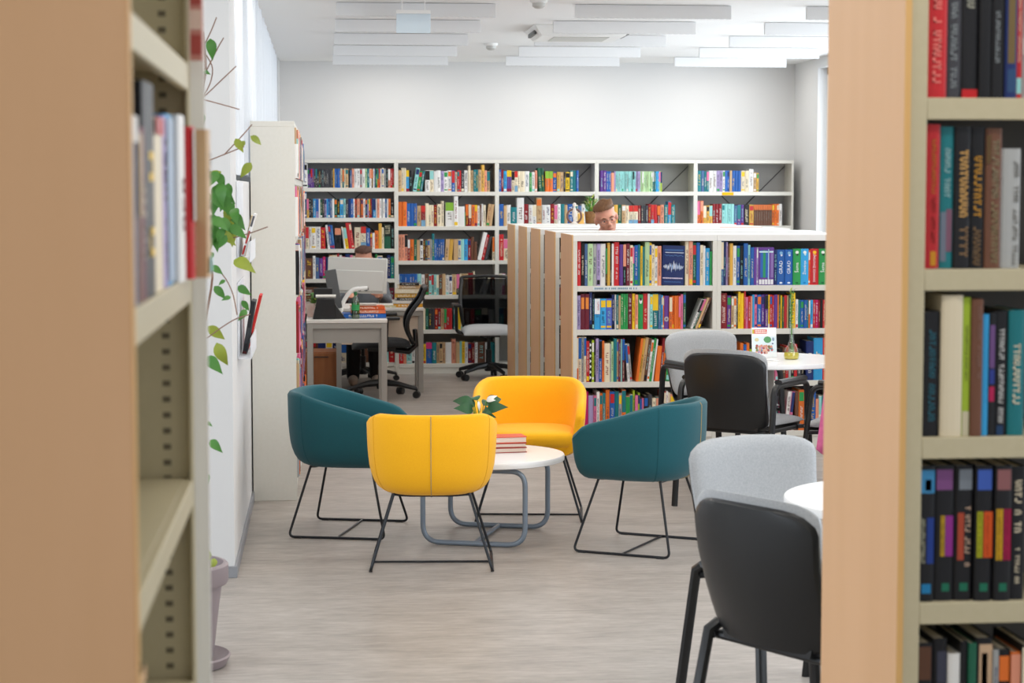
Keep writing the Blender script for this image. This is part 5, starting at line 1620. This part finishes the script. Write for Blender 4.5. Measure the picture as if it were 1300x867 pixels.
# the man with glasses, standing behind the rearmost row, head bowed and tilted
t = thing('person', 'person with brown hair and glasses looking down behind the low bookcases', 'person', (2.02, 14.235, 0))
S = .925
HM = T_((0.0, -.045, 1.447)) @ RY(R(-15)) @ RX(R(12)) @ Matrix.Scale(.96, 4)
mb = head_mb(HM)
limb(mb, [(0, .02, 1.36), (0, -.005, 1.30), (0, .03, 1.22)], [.052, .055, .075])
limb(mb, [(0, .04, 1.20), (0, .045, 1.05), (0, .03, .88)], [.12, .125, .135])
for s in (-1, 1):
    limb(mb, [(.09 * s, .04, 1.215), (.175 * s, .04, 1.19)], [.06, .052])
    limb(mb, [(.175 * s, .04, 1.19), (.225 * s, .05, .94), (.12 * s, -.06, .93)], [.05, .04, .028])
    hand(mb, (.12 * s, -.06, .93), (-.8 * s, -.25, .1), s)
    limb(mb, [(.085 * s, .03, .86), (.09 * s, .02, .47), (.095 * s, .05, .085)], [.085, .055, .036])
    limb(mb, [(.095 * s, .06, .05), (.10 * s, -.06, .035), (.10 * s, -.11, .03)], [.038, .036, .028])
body = remesh(mb, 'body', M_SKIN, t, .007)
face_parts(t, HM, M_HAIRB, True, hair_cap(1, -8))
b = MB(); b.tube([(0, -.004, 1.325), (0, .02, 1.25)], [.07, .085], 20)
limb(b, [(0, .035, 1.205), (0, .045, 1.05), (0, .03, .86)], [.135, .142, .15])
for s in (-1, 1):
    limb(b, [(.06 * s, .04, 1.215), (.178 * s, .04, 1.19), (.228 * s, .052, .94), (.14 * s, -.04, .932)], [.075, .062, .052, .042])
remesh(b, 'shirt', M_SHIRTN, t, .012)
b = MB()
for s in (-1, 1): limb(b, [(.08 * s, .03, .88), (.09 * s, .02, .47), (.095 * s, .045, .07)], [.105, .075, .062])
remesh(b, 'trousers', M_TROUS, t, .012)
b = MB()
for s in (-1, 1): limb(b, [(.095 * s, .06, .05), (.10 * s, -.06, .045), (.10 * s, -.13, .04)], [.049, .046, .038])
remesh(b, 'shoes', M_SHOE, t, .01)
# the worker behind the monitor
t = thing('person', 'seated person with short dark hair mostly hidden behind the white monitor', 'person', (.338, 17.30, 0))
HM = T_((0, -.06, 1.045)) @ RX(R(12)) @ Matrix.Scale(.96, 4)
mb = head_mb(HM)
limb(mb, [(0, .0, .97), (0, .0, .92), (0, .03, .86)], [.05, .052, .07])
limb(mb, [(0, .03, .84), (0, .06, .70), (0, .07, .57)], [.11, .115, .12])
for s in (-1, 1):
    limb(mb, [(.09 * s, .03, .855), (.165 * s, .03, .835)], [.055, .05])
    limb(mb, [(.165 * s, .03, .835), (.21 * s, -.03, .68), (.13 * s, -.22, .772)], [.046, .038, .026])
    hand(mb, (.13 * s, -.22, .775), (-.2 * s, -.9, -.02), s)
    limb(mb, [(.08 * s, .06, .56), (.09 * s, -.33, .53), (.10 * s, -.30, .085)], [.08, .055, .035])
    limb(mb, [(.10 * s, -.29, .05), (.10 * s, -.40, .035), (.10 * s, -.45, .03)], [.036, .034, .026])
remesh(mb, 'body', M_SKIN, t, .008)
face_parts(t, HM, M_HAIRD, False, hair_cap(.3, -4))
b = MB(); limb(b, [(0, .03, .84), (0, .06, .70), (0, .07, .56)], [.13, .132, .135])
for s in (-1, 1): limb(b, [(.06 * s, .03, .85), (.168 * s, .03, .835), (.213 * s, -.03, .68), (.15 * s, -.18, .762)], [.07, .058, .05, .036])
remesh(b, 'shirt', M_SHIRTG, t, .012)
b = MB()
for s in (-1, 1): limb(b, [(.075 * s, .07, .56), (.09 * s, -.33, .535), (.10 * s, -.30, .075)], [.09, .072, .058])
remesh(b, 'trousers', M_TROUS, t, .012)
b = MB()
for s in (-1, 1): limb(b, [(.10 * s, -.29, .05), (.10 * s, -.40, .045), (.10 * s, -.47, .038)], [.046, .043, .036])
remesh(b, 'shoes', M_SHOE, t, .01)

# ------------------------------------------------------------------ light
w = bpy.data.worlds.new('daylight'); scn.world = w
w.use_nodes = True
bg = w.node_tree.nodes['Background']
bg.inputs[0].default_value = (.86, .93, 1, 1)
bg.inputs[1].default_value = 1.1
def area(name, loc, rot, sx, sy, power, col):
    l = bpy.data.lights.new(name, 'AREA'); l.shape = 'RECTANGLE'; l.size = sx; l.size_y = sy; l.energy = power; l.color = col
    o = bpy.data.objects.new(name, l); COL.objects.link(o); o.location = loc; o.rotation_euler = rot
    return o
COOL, WARM = (.84, .92, 1.0), (1.0, .94, .86)
area('window_daylight_left', (XL - .6, 13.4, 2.25), (0, R(-90), 0), 1.1, 8.8, 22, COOL)          # outside the curtained windows
area('window_daylight_right', (XR + .6, 14.7, 1.8), (0, R(90), 0), 1.8, 5.4, 260, COOL)           # outside the right window
area('window_daylight_near_right', (4.5, 5.5, 1.7), (0, R(90), 0), 2.0, 6.0, 200, COOL)  # unseen side fill added to light the chair backs, no window built here
area('window_daylight_near_left', (-4.3, 4.8, 1.6), (0, R(-90), 0), 2.2, 6.0, 190, COOL)  # cool fill added to brighten the right wood panel, not a window
for y in (13.05, 14.25, 15.5, 16.7, 17.75):
    for x in (.585, 2.09, 3.58):
        area('unseen_ceiling_lamp', (x, y, ZC - .012), (0, 0, 0), .95, .10, 8, WARM)
for y in (-.8, 1.0, 3.0, 5.2, 7.4, 9.6, 11.4):
    for x in (-.2, 1.5, 3.2):
        area('unseen_ceiling_lamp', (x, y, ZC - .012), (0, 0, 0), .95, .10, (15 if y < 9 else 19) if y > 2 else 9, WARM)  # the two dim rows around the camera are added warm fill

vs_ = scn.view_settings
vs_.view_transform = 'Standard'; vs_.look = 'None'; vs_.gamma = 1.0; vs_.exposure = -0.75
vs_.use_curve_mapping = False
scn.cycles.max_bounces = 8
scn.cycles.diffuse_bounces = 5
scn.cycles.transparent_max_bounces = 16
scn.cycles.sample_clamp_indirect = 4.0
